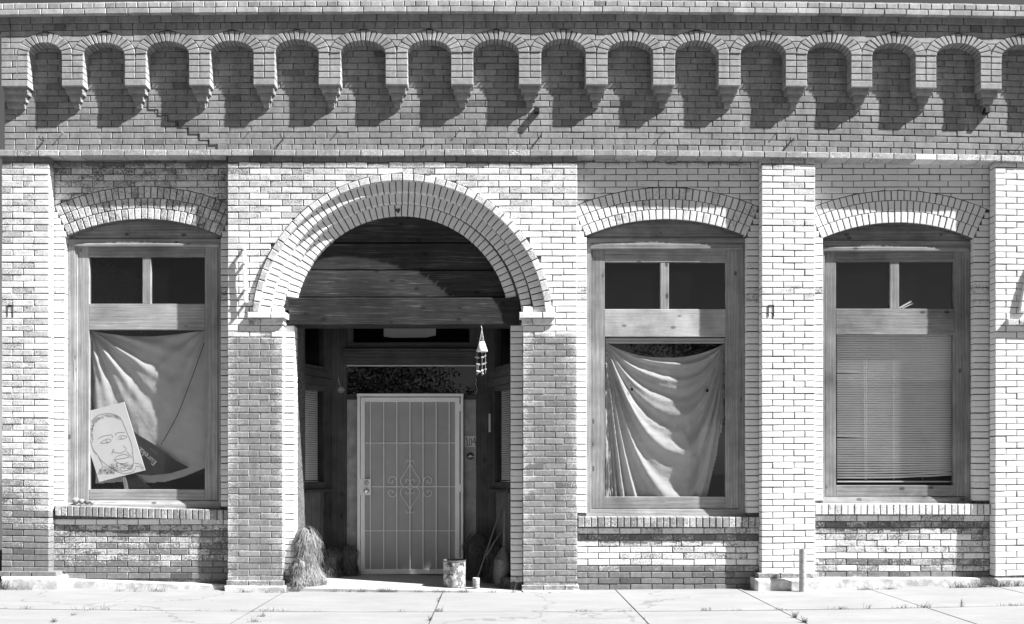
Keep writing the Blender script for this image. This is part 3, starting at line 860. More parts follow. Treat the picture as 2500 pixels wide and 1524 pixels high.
# ---- plinths
def plinth(x0, x1, py0, py1, yf, bev=.02, dy=0):
    b0, b1 = dy, 0
    mb = MB(); prism(mb, [(X(x0, yf), Z(py1, yf)), (X(x1, yf), Z(py1 + dy, yf)), (X(x1, yf), Z(py0 + dy, yf)), (X(x0, yf), Z(py0, yf))], yf, .3, bev, back=True)
    mb.build('plinth', PLINTH, bld)
plinth(0, 144, 1409, 1446, -.07)
plinth(148, 548, 1414, 1444, .055, .012, 14)
plinth(547, 698, 1431, 1456, -.045, .012)
plinth(1276, 1416, 1442, 1456, -.045, .01)
plinth(1846, 2008, 1414, 1451, -.09, .022)
plinth(2005, 2440, 1411, 1440, .045, .012)
plinth(2434, 3240, 1413, 1440, -.05, .012)
course(553, 693, 1418, 1430, -.022, .45, .22, 0, nobow=True, yb=.1)
course(1274, 1413, 1429, 1442, -.022, .45, .22, 0, nobow=True, yb=.1)
course(-2, 137, 1396, 1408, -.03, .15, .2, 1, nobow=True, yb=.1)
course(1852, 1999, 1400, 1413, -.045, .40, .2, 0, nobow=True, yb=.1)

# ---- stair-step crack: dark open joints running down from the third small arch
ck = MB()
def seg(a, b, w=2.4):
    (x0, y0), (x1, y1) = a, b
    if abs(x0 - x1) < 1.5: prism(ck, rect(X(x0 - w / 2, YFR), X(x0 + w / 2, YFR), Z(y1, YFR), Z(y0, YFR)), YFR - .0035, YFR + .03, .0005)
    else: prism(ck, rect(X(min(x0, x1), YFR), X(max(x0, x1), YFR), Z(y0 + .7, YFR), Z(y0 - .7, YFR)), YFR - .0035, YFR + .03, .0005)
cp = [(362, 208), (362, 254), (362, 267.5), (386, 267.5), (386, 282.5), (410, 282.5), (410, 298), (434, 298), (434, 312), (461, 312), (461, 327), (487, 327), (487, 342), (511, 342), (511, 355), (529, 355), (529, 368)]
for a, b in zip(cp, cp[1:]): seg(a, b)
prism(ck, rect(X(552, .0), X(556.5, .0), Z(540, .0), Z(380, .0)), -.001, .05, .0005)
ck.build('crack', DIRT, bld)

# ---- emit the bricks: the largest as single objects, the rest joined
def emit(kind, mbs, limit=300):
    def sz(mb):
        n = len(mb.v) // 3; x = [v[0] for v in mb.v[:n]]; z = [v[2] for v in mb.v[:n]]
        c = Vector((sum(x) / n, mb.v[0][1], sum(z) / n))
        inframe = -40 < PX(c.x, c.y) < 2500 and -10 < PY(c.z, c.y) < 1524
        return (inframe, round((max(x) - min(x)) * (max(z) - min(z)), 4), -(c - Vector((0, -D, CZ))).length)
    mbs = sorted(mbs, key=sz, reverse=True)
    for mb in mbs[:limit]:
        n = len(mb.v) // 3; o = Vector(mb.v[0]); mb.build(kind, BRICK, bld, origin=o)
    if mbs[limit:]:
        j = MB()
        for mb in mbs[limit:]: j.add(mb.v, mb.f, mb.a)
        tag(j.build({'brick': 'brickwork', 'arch_brick': 'arch_brickwork'}.get(kind, kind + 'work'), BRICK, bld), kind='stuff')
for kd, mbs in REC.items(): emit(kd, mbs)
#==MID==
# ================================================================== WINDOWS
def put(mb, name, m, parent, smooth=False): return mb.build(name, m, parent, smooth=smooth)
WS = [dict(fl=165, fl2=183, sl0=189, sl1=217, sr0=500, sr1=531, fr2=533, fr=540.5, ty=583, hd=597, tr0=600, tr1=627, pn1=742, mu0=348, mu1=368, mid1=805, lo1=1195, bo1=1221, si1=1236, dy=6, mv=WV, mh=WH),
      dict(fl=1430.5, fl2=1443, sl0=1446, sl1=1476, sr0=1772, sr1=1803, fr2=1812, fr=1825, ty=581, hd=598, tr0=607, tr1=640, pn1=755, mu0=1612, mu1=1633, mid1=822, lo1=1213, bo1=1242, si1=1262, dy=0, mv=WV, mh=WH),
      dict(fl=2006.5, fl2=2013, sl0=2014.5, sl1=2041, sr0=2329, sr1=2357, fr2=2365, fr=2380, ty=587, hd=606, tr0=612, tr1=639, pn1=754, mu0=2173, mu1=2195, mid1=817, lo1=1185, bo1=1212, si1=1231, dy=0, mv=WVD, mh=WHD)]
MIDLIGHT = wood('pale_pine_level', .36, .56, 'h', .55)
for wi, (W, q) in enumerate(zip(WIN, WS)):
    wn = part('window', bld, (X(W['cx'], .19), .19, Z(q['si1'], .19)))
    yc, ys, yg = .178, .198, .226
    mv, mh = q['mv'], q['mh']
    # arched head panel
    r0 = W['radii'][0] + 2; cx, cy = W['cx'], W['cy']; pts = []
    hw = (q['fr'] - q['fl']) / 2; cxx = (q['fr'] + q['fl']) / 2
    for i in range(25):
        x = q['fr'] - (q['fr'] - q['fl']) * i / 24
        pts.append((X(x, ys), Z(min(q['ty'] - .5, cy - math.sqrt(r0 * r0 - (x - cx) ** 2)), ys)))
    mb = MB(); prism(mb, [(X(q['fl'], ys), Z(q['ty'], ys)), (X(q['fr'], ys), Z(q['ty'], ys))] + pts, ys - .004, .25, .001, back=True)
    put(mb, 'head_panel', mh, wn)
    put(boxp(q['fl'], q['fr'], q['ty'] + .4, q['hd'], yc, .25), 'head_rail', mh, wn)
    put(boxp(q['fl2'] - 2, q['fr2'] + 2, q['hd'] - 3, q['tr0'] + 1, yc - .014, .22, .006), 'head_moulding', mh, wn)
    for a, b in ((q['fl'], q['fl2']), (q['fr2'], q['fr'])):
        put(boxp(a, b, q['hd'] + .4, q['si1'] - 9, yc, .25), 'jamb', mv, wn)
    for a, b in ((q['fl2'], q['sl0']), (q['sr1'], q['fr2'])):
        if b - a > 1: put(boxp(a + .2, b - .2, q['tr0'], q['bo1'] + 5, (yc + ys) / 2, .24, .004), 'jamb_moulding', mv, wn)
    put(boxp(q['sl0'], q['sl1'], q['tr0'] + 1.2, q['bo1'], ys, .245), 'stile', mv, wn)
    put(boxp(q['sr0'], q['sr1'], q['tr0'] + 1.2, q['bo1'], ys, .245), 'stile', mv, wn)
    a, b = q['sl1'] + .3, q['sr0'] - .3
    put(boxp(a, b, q['tr0'] + 1.4, q['tr1'], ys + .001, .245), 'top_rail', mh, wn)
    put(boxp(a, b, q['pn1'], q['mid1'], ys + .001, .245), 'middle_rail', MIDLIGHT if wi == 1 else mh, wn)
    put(boxp(a, b, q['lo1'], q['bo1'], ys + .001, .245), 'bottom_rail', mh, wn)
    put(boxp(q['mu0'], q['mu1'], q['tr1'] + .3, q['pn1'] - .3, ys + .004, .24), 'muntin', mv, wn)
    for c, d, e, f in ((a, q['mu0'], q['tr1'], q['pn1']), (q['mu1'], b, q['tr1'], q['pn1']), (a, b, q['mid1'], q['lo1'])):
        m = MB(); m.add([(X(c - 1, yg), yg, Z(f + 1, yg)), (X(d + 1, yg), yg, Z(f + 1, yg)), (X(d + 1, yg), yg, Z(e - 1, yg)), (X(c - 1, yg), yg, Z(e - 1, yg))], [(0, 1, 2, 3)])
        put(m, 'pane', GLASS, wn)
    # sloping wooden sill
    m = MB(); x0, x1 = X(q['fl'], ys), X(q['fr'], ys); z1 = Z(q['bo1'] + 1, ys); z0 = Z(q['si1'], ys)
    prof = [(ys - .004, z1), (ys - .012, z1 - .004), (YB + .055, z0 + .022), (YB + .05, z0 + .005), (YB + .05, z0 - .05), (.25, z0 - .05), (.25, z1)]
    n = len(prof); m.add([(x0, p[0], p[1]) for p in prof] + [(x1, p[0], p[1]) for p in prof], [tuple(reversed(range(n))), tuple(range(n, 2 * n))] + [(k, n + k, n + (k + 1) % n, (k + 1) % n)[::-1] for k in range(n)])
    put(m, 'sill', mh, wn)

# ---- curtains
def sheet(name, x0, x1, y0, y1, nx, ny, disp, top, keepf, yb, label, cat):
    idx = {}; mb = MB(); ok = [[False] * (nx + 1) for _ in range(ny + 1)]
    for j in range(ny + 1):
        for i in range(nx + 1):
            u, v = i / nx, j / ny; px = x0 + (x1 - x0) * u; t = top(u); py = t + (y1 - t) * v
            idx[j, i] = len(mb.v); mb.v.append((X(px, yb), yb + disp(px, py, u, v), Z(py, yb))); ok[j][i] = keepf(px, py)
    for j in range(ny):
        for i in range(nx):
            if ok[j][i] and ok[j + 1][i + 1] and ok[j][i + 1] and ok[j + 1][i]:
                mb.f.append((idx[j + 1, i], idx[j + 1, i + 1], idx[j, i + 1], idx[j, i]))
    o = mb.build(name, CLOTH, origin=(X((x0 + x1) / 2, yb), yb, Z(y1, yb)), smooth=True)
    return tag(o, label, cat)
def d1(px, py, u, v):
    aL = math.atan2(py - 800, px - 216); rL = math.hypot(px - 216, py - 800)
    aR = math.atan2(py - 800, 506 - px); rR = math.hypot(506 - px, py - 800)
    wL = min(1, rL / 60) * math.exp(-(rL / 240) ** 2); wR = min(1, rR / 70) * math.exp(-(rR / 330) ** 2)
    d = .022 * wL * math.sin(aL * 17 + .6 * math.sin(rL * .02)) + .010 * wL * math.sin(aL * 37 + 1)
    d += .012 * wR * math.sin(aR * 15 + .4)
    d += .010 * v * math.sin(u * 19 + v * 3 + 1.0) * ramp(py, 950, 1150)
    return d + .012 * noise.noise((px * .018, py * .018, 2)) + .004 * noise.noise((px * .05, py * .05, 5)) + .0045 * abs(noise.noise((px * .045, py * .03, 7))) - .002 * abs(noise.noise((px * .11, py * .09, 3)))
sheet('curtain', 219, 506, 806, 1203, 150, 190, d1, lambda u: 806 + 17 * 4 * u * (1 - u) * (1.1 - .4 * u), lambda px, py: px > 219 + 14 * ramp(py, 960, 1010) and py < 1180 - 34 * ramp(px, 400, 500) + 1.5 * math.sin(px * .06), .285,
      'plain sheet pinned up as a curtain behind the tilted portrait sign', 'curtain')
def d2(px, py, u, v):
    uu = min(.985, max(.015, (px - 1478) / 296)); u0 = .60
    s_ = uu / u0 if uu < u0 else (1 - uu) / (1 - u0)
    sh = s_ * (2 - s_); sag = max(0, py - 834) / max(sh, .06)
    low = ramp(sag, 150, 330)
    ph = 17 * math.log(sag + 46) + 1.5 * math.sin(uu * 4.0); A = (.016 + .014 * low) * min(1, sag / 18) * min(1, uu * (1 - uu) * 9 + .15)
    d = A * math.sin(ph) + .35 * A * math.sin(ph * 2.3 + uu * 6)
    aL = math.atan2(py - 834, px - 1472); rL = math.hypot(px - 1472, py - 834)
    d += .024 * math.exp(-((aL - 1.17) / .075) ** 2) * min(1, rL / 90) * -1 + .016 * math.exp(-((aL - 1.30) / .06) ** 2) * min(1, rL / 90)
    d += .010 * ramp(aL, 1.2, 1.4) * math.sin(aL * 60) * math.exp(-(uu / .3) ** 2)
    return d + .006 * noise.noise((px * .02, py * .02, 8)) + .0035 * noise.noise((px * .06, py * .06, 1)) + .006 * abs(noise.noise((px * .03, py * .05, 7))) - .0022 * abs(noise.noise((px * .10, py * .12, 3)))
sheet('curtain', 1478, 1774, 836, 1218, 170, 210, d2, lambda u: 836 + 37 * (1 - abs(2 * u - 1) ** 2.4), lambda px, py: px < 1772 - 4 * ramp(py, 860, 1000) - 40 * ramp(py, 1020, 1210), .282,
      'pale sheet swagged in deep folds across the middle window', 'curtain')
m = boxp(1478, 1771, 826, 832, .230, .240, .002); rail = thing('blind_rail', 'slim pale metal rail along the top of the swagged sheet', 'rail', (X(1624, .23), .23, Z(838, .23)))
m.build('upper_rail', ALU, rail); boxp(1478, 1771, 833.5, 838.5, .2285, .240, .002).build('lower_rail', ALU, rail)

# ---- blind in the right window
bl = thing('venetian_blind', 'closed white venetian blind with drooping bottom slats in the right window', 'blind', (X(2186, .28), .28, Z(1183, .28)))
N = 62; yb_ = .285
for i in range(N):
    py = 820 + 5.62 * i; mb = MB(); n = 10
    low = max(0, i - (N - 7)); vs = []
    for k in range(n + 1):
        f = k / n; px = 2043 + (2327 - 2043) * f
        dz = -.0012 * math.sin(math.pi * f) * (1 + low * 1.4) + U(-.0006, .0006)
        if i == 16 and f < .25: dz += .010 * (1 - f / .25)
        if i == 44 and f < .3: dz += .010 * (1 - f / .3)
        if low: dz -= low * .0022 * (1 - f) - low * .0034 * f * U(.6, 1)
        x = X(px, yb_); z = Z(py, yb_) + dz
        vs += [(x, yb_ + .006, z - .0096), (x, yb_ - .004, z), (x, yb_ - .009, z + .0096)]
    fs = []
    for k in range(n):
        for r in range(2): fs.append((k * 3 + r, k * 3 + 3 + r, k * 3 + 4 + r, k * 3 + 1 + r))
    mb.add(vs, fs); mb.build('slat', BLIND, bl, smooth=True)
boxp(2044, 2327, 1174.5, 1178, yb_ - .012, yb_ + .012, .002).build('bottom_rail', BLIND, bl)
for px in (2109, 2115, 2182, 2253):
    mb = MB(); tube(mb, [(X(px, .27), .27, Z(818, .27)), (X(px + (3 if px < 2112 else 0), .27), .27, Z(1172, .27))], .0012, 4); mb.build('cord', BLIND, bl)

for px, py, lb in ((1543, 950, 'small dark clip on the left folds of the swagged sheet'), (1727, 953, 'small dark clip on the right side of the swagged sheet')):
    mb = MB(); yk = .243; prism(mb, rect(X(px - 3, yk), X(px + 3, yk), Z(py + 4, yk), Z(py - 3, yk)), yk, yk + .01, .002, back=True); tube(mb, [(X(px, yk), yk + .004, Z(py - 3, yk)), (X(px - 4, yk), yk + .004, Z(py - 12, yk))], .0016, 4)
    tag(mb.build('clip', INK, origin=(X(px, yk), yk, Z(py + 4, yk))), lb, 'clip', 'clips on the swagged sheet')
mb = MB()
for (a, b), (c, d), wd in (((2196, 752), (2225, 736), .016), ((2203, 753), (2229, 741), .010)):
    q = Vector((X(c, .25) - X(a, .25), Z(d, .25) - Z(b, .25))); q.normalize(); n_ = Vector((-q.y, q.x)) * wd / 2
    P0, P1 = Vector((X(a, .25), Z(b, .25))), Vector((X(c, .25), Z(d, .25)))
    prism(mb, [tuple(P0 - n_), tuple(P1 - n_), tuple(P1 + n_), tuple(P0 + n_)], .248, .252, .0005, back=True)
tag(mb.build('paper_strip', PAPER, origin=(X(2200, .25), .25, Z(752, .25))), 'folded white paper strips leaning behind the upper pane of the right window', 'paper')
# ---- picket sign with the pencil portrait
YP = .233
def c1(cx, cy): return (200 + cx / 5.366, 960 + cy / 5.366)
def w1(cx, cy, y=YP): a, b = c1(cx, cy); return (X(a, y), Z(b, y))
sg = thing('picket_sign', 'tilted white sign board with a pencil portrait of a man, in the left window', 'sign', (X(305, YP), YP + .01, Z(1196, YP)))
mb = MB(); prism(mb, [w1(225, 1165), w1(830, 1010), w1(553, 115), w1(-52, 270)], YP, YP + .006, .001, back=True); mb.build('board', PAPER, sg)
mb = MB(); prism(mb, [w1(555, 1270), w1(605, 1270), w1(560, 1060), w1(515, 1060)], YP + .007, YP + .014, .001, back=True); mb.build('stick', WV, sg)
face = [[(200, 800), (150, 740), (120, 650), (100, 560), (92, 470), (105, 400), (150, 340), (220, 290), (320, 268), (410, 275), (480, 305), (525, 360), (560, 440), (600, 540), (635, 620), (655, 690), (662, 760)],
        [(120, 640), (130, 690), (160, 770), (195, 800)], [(200, 800), (235, 860), (300, 920), (380, 970), (440, 1005), (520, 1020), (600, 1010), (650, 985), (675, 930), (675, 860), (662, 760)],
        [(215, 600), (250, 575), (320, 555), (390, 548), (400, 590)], [(450, 560), (445, 530), (500, 515), (560, 515)],
        [(240, 655), (290, 620), (350, 600), (385, 620), (360, 645), (300, 655), (240, 655)], [(470, 590), (510, 560), (560, 560), (590, 575), (545, 600), (480, 605)],
        [(320, 612), (318, 632), (335, 646), (345, 625)], [(515, 570), (512, 588), (528, 596)],
        [(425, 740), (410, 770), (450, 780), (510, 785), (560, 760), (580, 725), (540, 690)],
        [(395, 800), (400, 760), (415, 730)], [(420, 875), (460, 830), (500, 815), (560, 800), (620, 825)], [(420, 878), (500, 862), (570, 850), (630, 835)], [(430, 885), (480, 915), (550, 925), (610, 900)],
        [(360, 950), (420, 1000), (470, 1020)], [(390, 960), (430, 990)], [(540, 935), (560, 960), (545, 990)], [(600, 985), (650, 970), (672, 920)],
        [(200, 1070), (250, 1000), (290, 965), (380, 980), (440, 1020), (530, 1048), (620, 1045), (680, 1020), (710, 975)], [(690, 915), (760, 930), (815, 985)],
        [(215, 840), (250, 900), (275, 960)], [(230, 1060), (300, 1010), (380, 1010)], [(700, 960), (760, 960), (800, 1000)], [(580, 760), (620, 800), (660, 850)]]
mb = MB()
for f in face: ribbon(mb, [w1(p.x, p.y) for p in smoothpath([(a, b, 0) for a, b in f], 4)], .0036, YP - .0012)
mb.build('drawing', PENCIL, sg)
mb = MB()
for _ in range(620):   # hatching: hair, beard, collar
    k = R()
    if k < .45:
        t = U(0, 1); P = smoothpath([(105, 600, 0), (100, 470, 0), (150, 345, 0), (320, 275, 0), (480, 310, 0)], 8); p = P[int(t * (len(P) - 1))]; c = (p.x + U(0, 45), p.y + U(0, 40))
    elif k < .75: c = (U(380, 660), U(930, 1010) - 40 * abs(R() - .5)); 
    else: c = (U(230, 430), U(985, 1060))
    a = U(0, 3.1); l = U(5, 13)
    ribbon(mb, [w1(c[0] - l * math.cos(a), c[1] - l * math.sin(a)), w1(c[0] + l * math.cos(a), c[1] + l * math.sin(a))], .0028, YP - .0008)
mb.build('shading', PENCILL, sg)

# ---- pennant
YN = .249
pn = thing('pennant', 'black felt pennant with pale upside-down lettering, behind the portrait sign', 'pennant', (X(380, YN), YN, Z(1165, YN)))
mb = MB(); P = [w1(a, b, YN) for a, b in ((560, 1000), (720, 1062), (900, 1078), (1160, 1052), (1405, 975), (1240, 890), (1070, 760), (920, 655), (740, 550), (640, 470))]
prism(mb, P, YN, YN + .003, .0005, back=True); mb.build('felt', BLACK, pn)
def text(body, size, loc, rot, m, parent, name='lettering', th=.0006):
    cu = bpy.data.curves.new(name, 'FONT'); cu.body = body; cu.size = size; cu.extrude = th; cu.offset = .0006
    o = bpy.data.objects.new(name, cu); C.objects.link(o)
    dg = bpy.context.evaluated_depsgraph_get(); me = bpy.data.meshes.new_from_object(o.evaluated_get(dg)); bpy.data.objects.remove(o)
    me.materials.append(m); M = Matrix.Translation(Vector(loc) - world_loc(parent)) @ Matrix.Rotation(math.pi / 2, 4, 'X') @ Matrix.Rotation(rot, 4, 'Z')
    me.transform(M); me.name = name; ob = bpy.data.objects.new(name, me); C.objects.link(ob); ob.parent = parent
    return ob
a = w1(985, 905, YN); text('Eureka!', .080, (a[0], YN - .002, a[1]), math.radians(137), PRINT, pn)
ribbon_mb = MB()
for i in range(9):
    p = w1(985 - i * 11, 800 - i * 9, YN); ribbon(ribbon_mb, [(p[0], p[1]), (p[0] - .004, p[1] + .006)], .003, YN - .002)
ribbon_mb.build('small_lettering', PRINT, pn)
mb = MB(); tube(mb, smoothpath([(X(499, .25), .25, Z(837, .25)), (X(462, .25), .25, Z(940, .25)), (X(432, .25), .25, Z(1016, .25)), (X(393.5, .25), .25, Z(1086, .25))], 5), .0042, 5)
tag(mb.build('strap', BLACK, origin=(X(393.5, .275), .275, Z(1086, .275))), 'thin dark strap slanting down in front of the left curtain', 'strap')
mb = MB(); P = [w1(a, b, .252) for a, b in ((560, 1240), (900, 1240), (760, 1120), (700, 1060), (560, 1060))]; prism(mb, P, .252, .256, .001, back=True)  # dark sheet put in for the shadow below the pennant
tag(mb.build('pennant_shadow', BLACK, origin=(X(330, .29), .29, Z(1190, .29))), 'added dark sheet for the shadow under the pennant in the left window', 'shadow')

# ---- fruit on the left sill
for (px, py, r, m, lb) in ((184.5, 1222.5, 8.8, APPLE, 'large pale apple, leftmost on the brick sill'), (199.5, 1224.5, 7.2, APPLE, 'pale apple second from the left on the sill'),
                          (212.5, 1226, 6.6, APPLED, 'dark shrivelled fruit third on the sill'), (224.5, 1227.5, 5.6, APPLE, 'smallest pale fruit at the right end of the row')):
    y = .128; mb = MB(); rr = r * S
    prof = [(.001, -rr * .86), (rr * .45, -rr * .92), (rr * .85, -rr * .5), (rr, 0), (rr * .9, rr * .5), (rr * .5, rr * .86), (rr * .2, rr * .84), (.001, rr * .66)]
    lathe(mb, (X(px, y), y, Z(py, y)), prof, 14); o = mb.build('fruit', m, smooth=True, origin=(X(px, y), y, Z(py + r, y)))
    tag(o, lb, 'fruit', 'fruit on the left window sill')

# ================================================================== ENTRANCE
ENT = part('entrance', bld, (X(980, .2), .2, .05))
ty = .165
def arcboard(y0, y1, name='tympanum_board'):
    R0 = 266; cx, cy = 980, 788; pts = []
    hx = lambda y: math.sqrt(max(0, R0 * R0 - (cy - y) ** 2)) if y < cy else R0
    P = [(cx - hx(y1), y1), (cx + hx(y1), y1)]; n = 10
    for i in range(n + 1):
        y = y1 + (max(y0, cy - R0 + .2) - y1) * i / n
        if i: P.append((cx + hx(y), y))
    for i in range(n, 0, -1):
        y = y1 + (max(y0, cy - R0 + .2) - y1) * i / n; P.append((cx - hx(y), y))
    Q = [(X(a, ty), Z(b, ty)) for a, b in P]
    mb = MB(); prism(mb, Q, ty + U(-.006, .006), ty + .03, .004, back=True); mb.build(name, DKH, ENT)
arcboard(520, 591); arcboard(594.4, 658); arcboard(661.4, 725)
boxp(704.5, 1268.5, 727, 793, .083, .33, .006).build('lintel_beam', DKH, ENT)
boxw(X(660), X(1320), .20, 1.20, 3.22, 3.26).build('ceiling', PH, ENT)
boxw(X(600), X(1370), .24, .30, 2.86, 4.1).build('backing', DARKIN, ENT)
# step
stp = MB(); prism(stp, [(X(692), -.1), (X(1277), -.1), (X(1277), .010), (X(692), .055)], -.03, 1.24, .012, back=True); stp.build('step', STEP, ENT)
YD = 1.15
def e(px0, px1, py0, py1, yf, yb, name, m, bev=.003): return boxp(px0, px1, py0, py1, yf, yb, bev).build(name, m, ENT)
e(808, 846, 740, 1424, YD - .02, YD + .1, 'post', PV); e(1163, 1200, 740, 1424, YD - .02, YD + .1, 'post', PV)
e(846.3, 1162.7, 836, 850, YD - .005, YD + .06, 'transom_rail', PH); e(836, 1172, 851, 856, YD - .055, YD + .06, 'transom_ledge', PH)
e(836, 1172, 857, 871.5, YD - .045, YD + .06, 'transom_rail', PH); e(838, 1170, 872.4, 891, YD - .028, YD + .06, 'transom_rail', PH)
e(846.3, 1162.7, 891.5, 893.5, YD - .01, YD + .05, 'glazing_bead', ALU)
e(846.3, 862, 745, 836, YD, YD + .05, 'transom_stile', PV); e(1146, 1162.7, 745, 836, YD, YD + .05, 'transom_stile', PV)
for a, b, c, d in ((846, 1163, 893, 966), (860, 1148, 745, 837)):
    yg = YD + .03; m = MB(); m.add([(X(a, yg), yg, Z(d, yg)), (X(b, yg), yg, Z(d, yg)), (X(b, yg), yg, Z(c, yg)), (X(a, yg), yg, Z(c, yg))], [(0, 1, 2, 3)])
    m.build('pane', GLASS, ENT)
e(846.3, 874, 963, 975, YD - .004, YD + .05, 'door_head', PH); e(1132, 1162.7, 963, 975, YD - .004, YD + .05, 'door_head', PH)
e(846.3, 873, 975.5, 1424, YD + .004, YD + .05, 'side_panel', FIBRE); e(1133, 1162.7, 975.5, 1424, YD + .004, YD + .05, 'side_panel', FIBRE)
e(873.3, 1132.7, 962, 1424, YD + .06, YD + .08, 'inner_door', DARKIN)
mb = MB(); yp = YD + .06
prism(mb, [(X(937, yp), Z(822, yp)), (X(960, yp), Z(825, yp)), (X(1040, yp), Z(824, yp)), (X(1064, yp), Z(819, yp)), (X(1064, yp), Z(760, yp)), (X(937, yp), Z(760, yp))], yp, yp + .002, .0003, back=True)
tag(mb.build('paper_sheet', CARD, origin=(X(1000, yp), yp, Z(824, yp))), 'torn pale paper taped inside the high transom above the door', 'paper')

# sidelights: two short splayed walls
def sidewall(A, B, flip):
    A, B = Vector(A), Vector(B); d = (B - A); Ls = d.length; d.normalize(); nr = Vector((-d.y, d.x))
    M = Matrix(((d.x, nr.x, 0, A.x), (d.y, nr.y, 0, A.y), (0, 0, 1, 0), (0, 0, 0, 1)))
    sl_ = part('sidelight', bld, ((A + B) / 2).to_tuple() + (.05,))
    def b(u0, u1, z0, z1, y0, y1, name, m, bev=.003):
        if flip: u0, u1 = Ls - u1, Ls - u0
        mb = MB(); prism(mb, rect(u0, u1, z0, z1), y0, y1, bev, back=True); xform(mb, M).build(name, m, sl_)
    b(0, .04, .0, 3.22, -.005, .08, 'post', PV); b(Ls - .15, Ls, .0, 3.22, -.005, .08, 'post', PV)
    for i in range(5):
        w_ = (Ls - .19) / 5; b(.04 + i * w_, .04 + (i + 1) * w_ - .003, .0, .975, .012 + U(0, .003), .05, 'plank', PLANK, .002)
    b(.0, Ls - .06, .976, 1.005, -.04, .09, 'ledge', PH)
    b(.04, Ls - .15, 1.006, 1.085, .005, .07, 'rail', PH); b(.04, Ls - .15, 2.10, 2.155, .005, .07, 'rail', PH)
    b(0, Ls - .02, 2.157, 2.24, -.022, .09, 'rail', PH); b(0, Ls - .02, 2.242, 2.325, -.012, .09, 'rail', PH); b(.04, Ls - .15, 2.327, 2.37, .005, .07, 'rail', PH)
    for z0, z1 in ((1.085, 2.10), (2.37, 3.22)):
        m = MB(); u0, u1 = (.04, Ls - .15) if not flip else (.15, Ls - .04)
        m.add([(u0, .03, z0), (u1, .03, z0), (u1, .03, z1), (u0, .03, z1)], [(0, 1, 2, 3)]); xform(m, M).build('pane', GLASS, sl_)
    bl_ = thing('venetian_blind', 'white slatted blind in the ' + ('right' if flip else 'left') + ' sidelight of the doorway', 'blind', (M @ Vector((Ls / 2, .06, 1.09))).to_tuple())
    u0, u1 = (.0, Ls - .21) if not flip else (.21, Ls)
    z = 2.10; k = 0
    while z > 1.1:
        m = MB(); t = 0
        if flip and 1.62 < z < 1.72: t = .0
        m.add([(u0, .055, z - .011), (u1, .055, z - .011), (u1, .066, z + .009), (u0, .066, z + .009)], [(0, 1, 2, 3)])
        xform(m, M).build('slat', BLIND, bl_); z -= .0245
    mb = MB(); prism(mb, rect(u0, u1, 1.088, 1.096), .05, .07, .001, back=True); xform(mb, M).build('bottom_rail', BLIND, bl_)
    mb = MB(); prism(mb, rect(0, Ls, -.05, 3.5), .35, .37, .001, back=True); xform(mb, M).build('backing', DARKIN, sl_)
    return M, Ls
ML, Ls = sidewall((X(739, .62), .62), (X(812, YD), YD), False)
MR, Ls2 = sidewall((X(1193, YD), YD), (X(1249, .62), .62), True)

# ---- security door
YS = YD - .055
sd = part('security_door', bld, (X(1001, YS), YS, .06))
def s(px0, px1, py0, py1, yf, yb, name, m=DOORP, bev=.002): return boxp(px0, px1, py0, py1, yf, yb, bev).build(name, m, sd)
s(872, 879, 968.5, 1406, YS - .012, YD + .03, 'frame_post'); s(1124.5, 1131, 968.5, 1406, YS - .012, YD + .03, 'frame_post'); s(871, 1131.5, 961, 968, YS - .014, YD + .03, 'frame_head')
s(880.5, 890.5, 970.5, 1402, YS, YS + .03, 'leaf_stile'); s(1111, 1122, 970.5, 1402, YS, YS + .03, 'leaf_stile')
s(890.7, 1110.8, 970.5, 981, YS + .001, YS + .03, 'leaf_rail'); s(890.7, 1110.8, 1390, 1402, YS + .001, YS + .03, 'leaf_rail')
s(890, 1111.5, 980, 1391, YS + .026, YS + .030, 'screen', SCREEN, .0005)
barx = [904.5, 937, 969, 1001, 1033, 1065, 1097]
for bx in barx:
    mb = MB(); y = YS + .012; tube(mb, [(X(bx, y), y, Z(980, y)), (X(bx, y), y, Z(1391, y))], .0062, 6); mb.build('bar', DOORP, sd)
for by in (1081.5, 1188.5, 1296):
    mb = MB(); y = YS + .019; tube(mb, [(X(890, y), y, Z(by, y)), (X(1111, y), y, Z(by, y))], .0048, 6); mb.build('crossbar', DOORP, sd)
def c2(cx, cy): return (860 + cx / 5.366, 950 + cy / 5.366)
def scroll(pts, fx, fy):
    out = []
    for a, b in pts:
        x, y = c2(a, b); x = 1001 + (x - 1001) * fx; y = 1188.5 + (y - 1188.5) * fy; out.append((X(x, YS), YS + .002, Z(y, YS)))
    mb = MB(); tube(mb, smoothpath(out, 5), .0036, 5); mb.build('scroll', DOORP, sd, smooth=True)
heart = [(712, 968), (708, 945), (725, 932), (745, 942), (752, 965), (745, 1000), (690, 1095), (642, 1170), (632, 1215), (650, 1258), (690, 1274), (735, 1258), (752, 1225), (742, 1195), (715, 1185), (695, 1203), (715, 1217)]
cee = [(583, 1212), (562, 1162), (520, 1148), (482, 1172), (478, 1212), (505, 1232), (533, 1222), (535, 1204), (515, 1200)]
for fx in (1, -1):
    for fy in (1, -1): scroll(heart, fx, fy); scroll(cee, fx, fy)
s(877, 905.5, 1170, 1209, YS - .010, YS + .02, 'lock_plate')
mb = MB(); lathe(mb, (X(895, YS), YS - .010, Z(1179, YS)), [(.028, 0), (.028, -.008), (.020, -.014), (.012, -.014), (.011, -.02), (.0005, -.02)], 18, 'y'); mb.build('deadbolt', GALV, sd)
mb = MB(); lathe(mb, (X(895.5, YS), YS - .010, Z(1198, YS)), [(.030, 0), (.030, -.006), (.014, -.012), (.014, -.035), (.026, -.045), (.028, -.058), (.020, -.068), (.0005, -.070)], 18, 'y'); mb.build('knob', CHROME, sd, smooth=True)
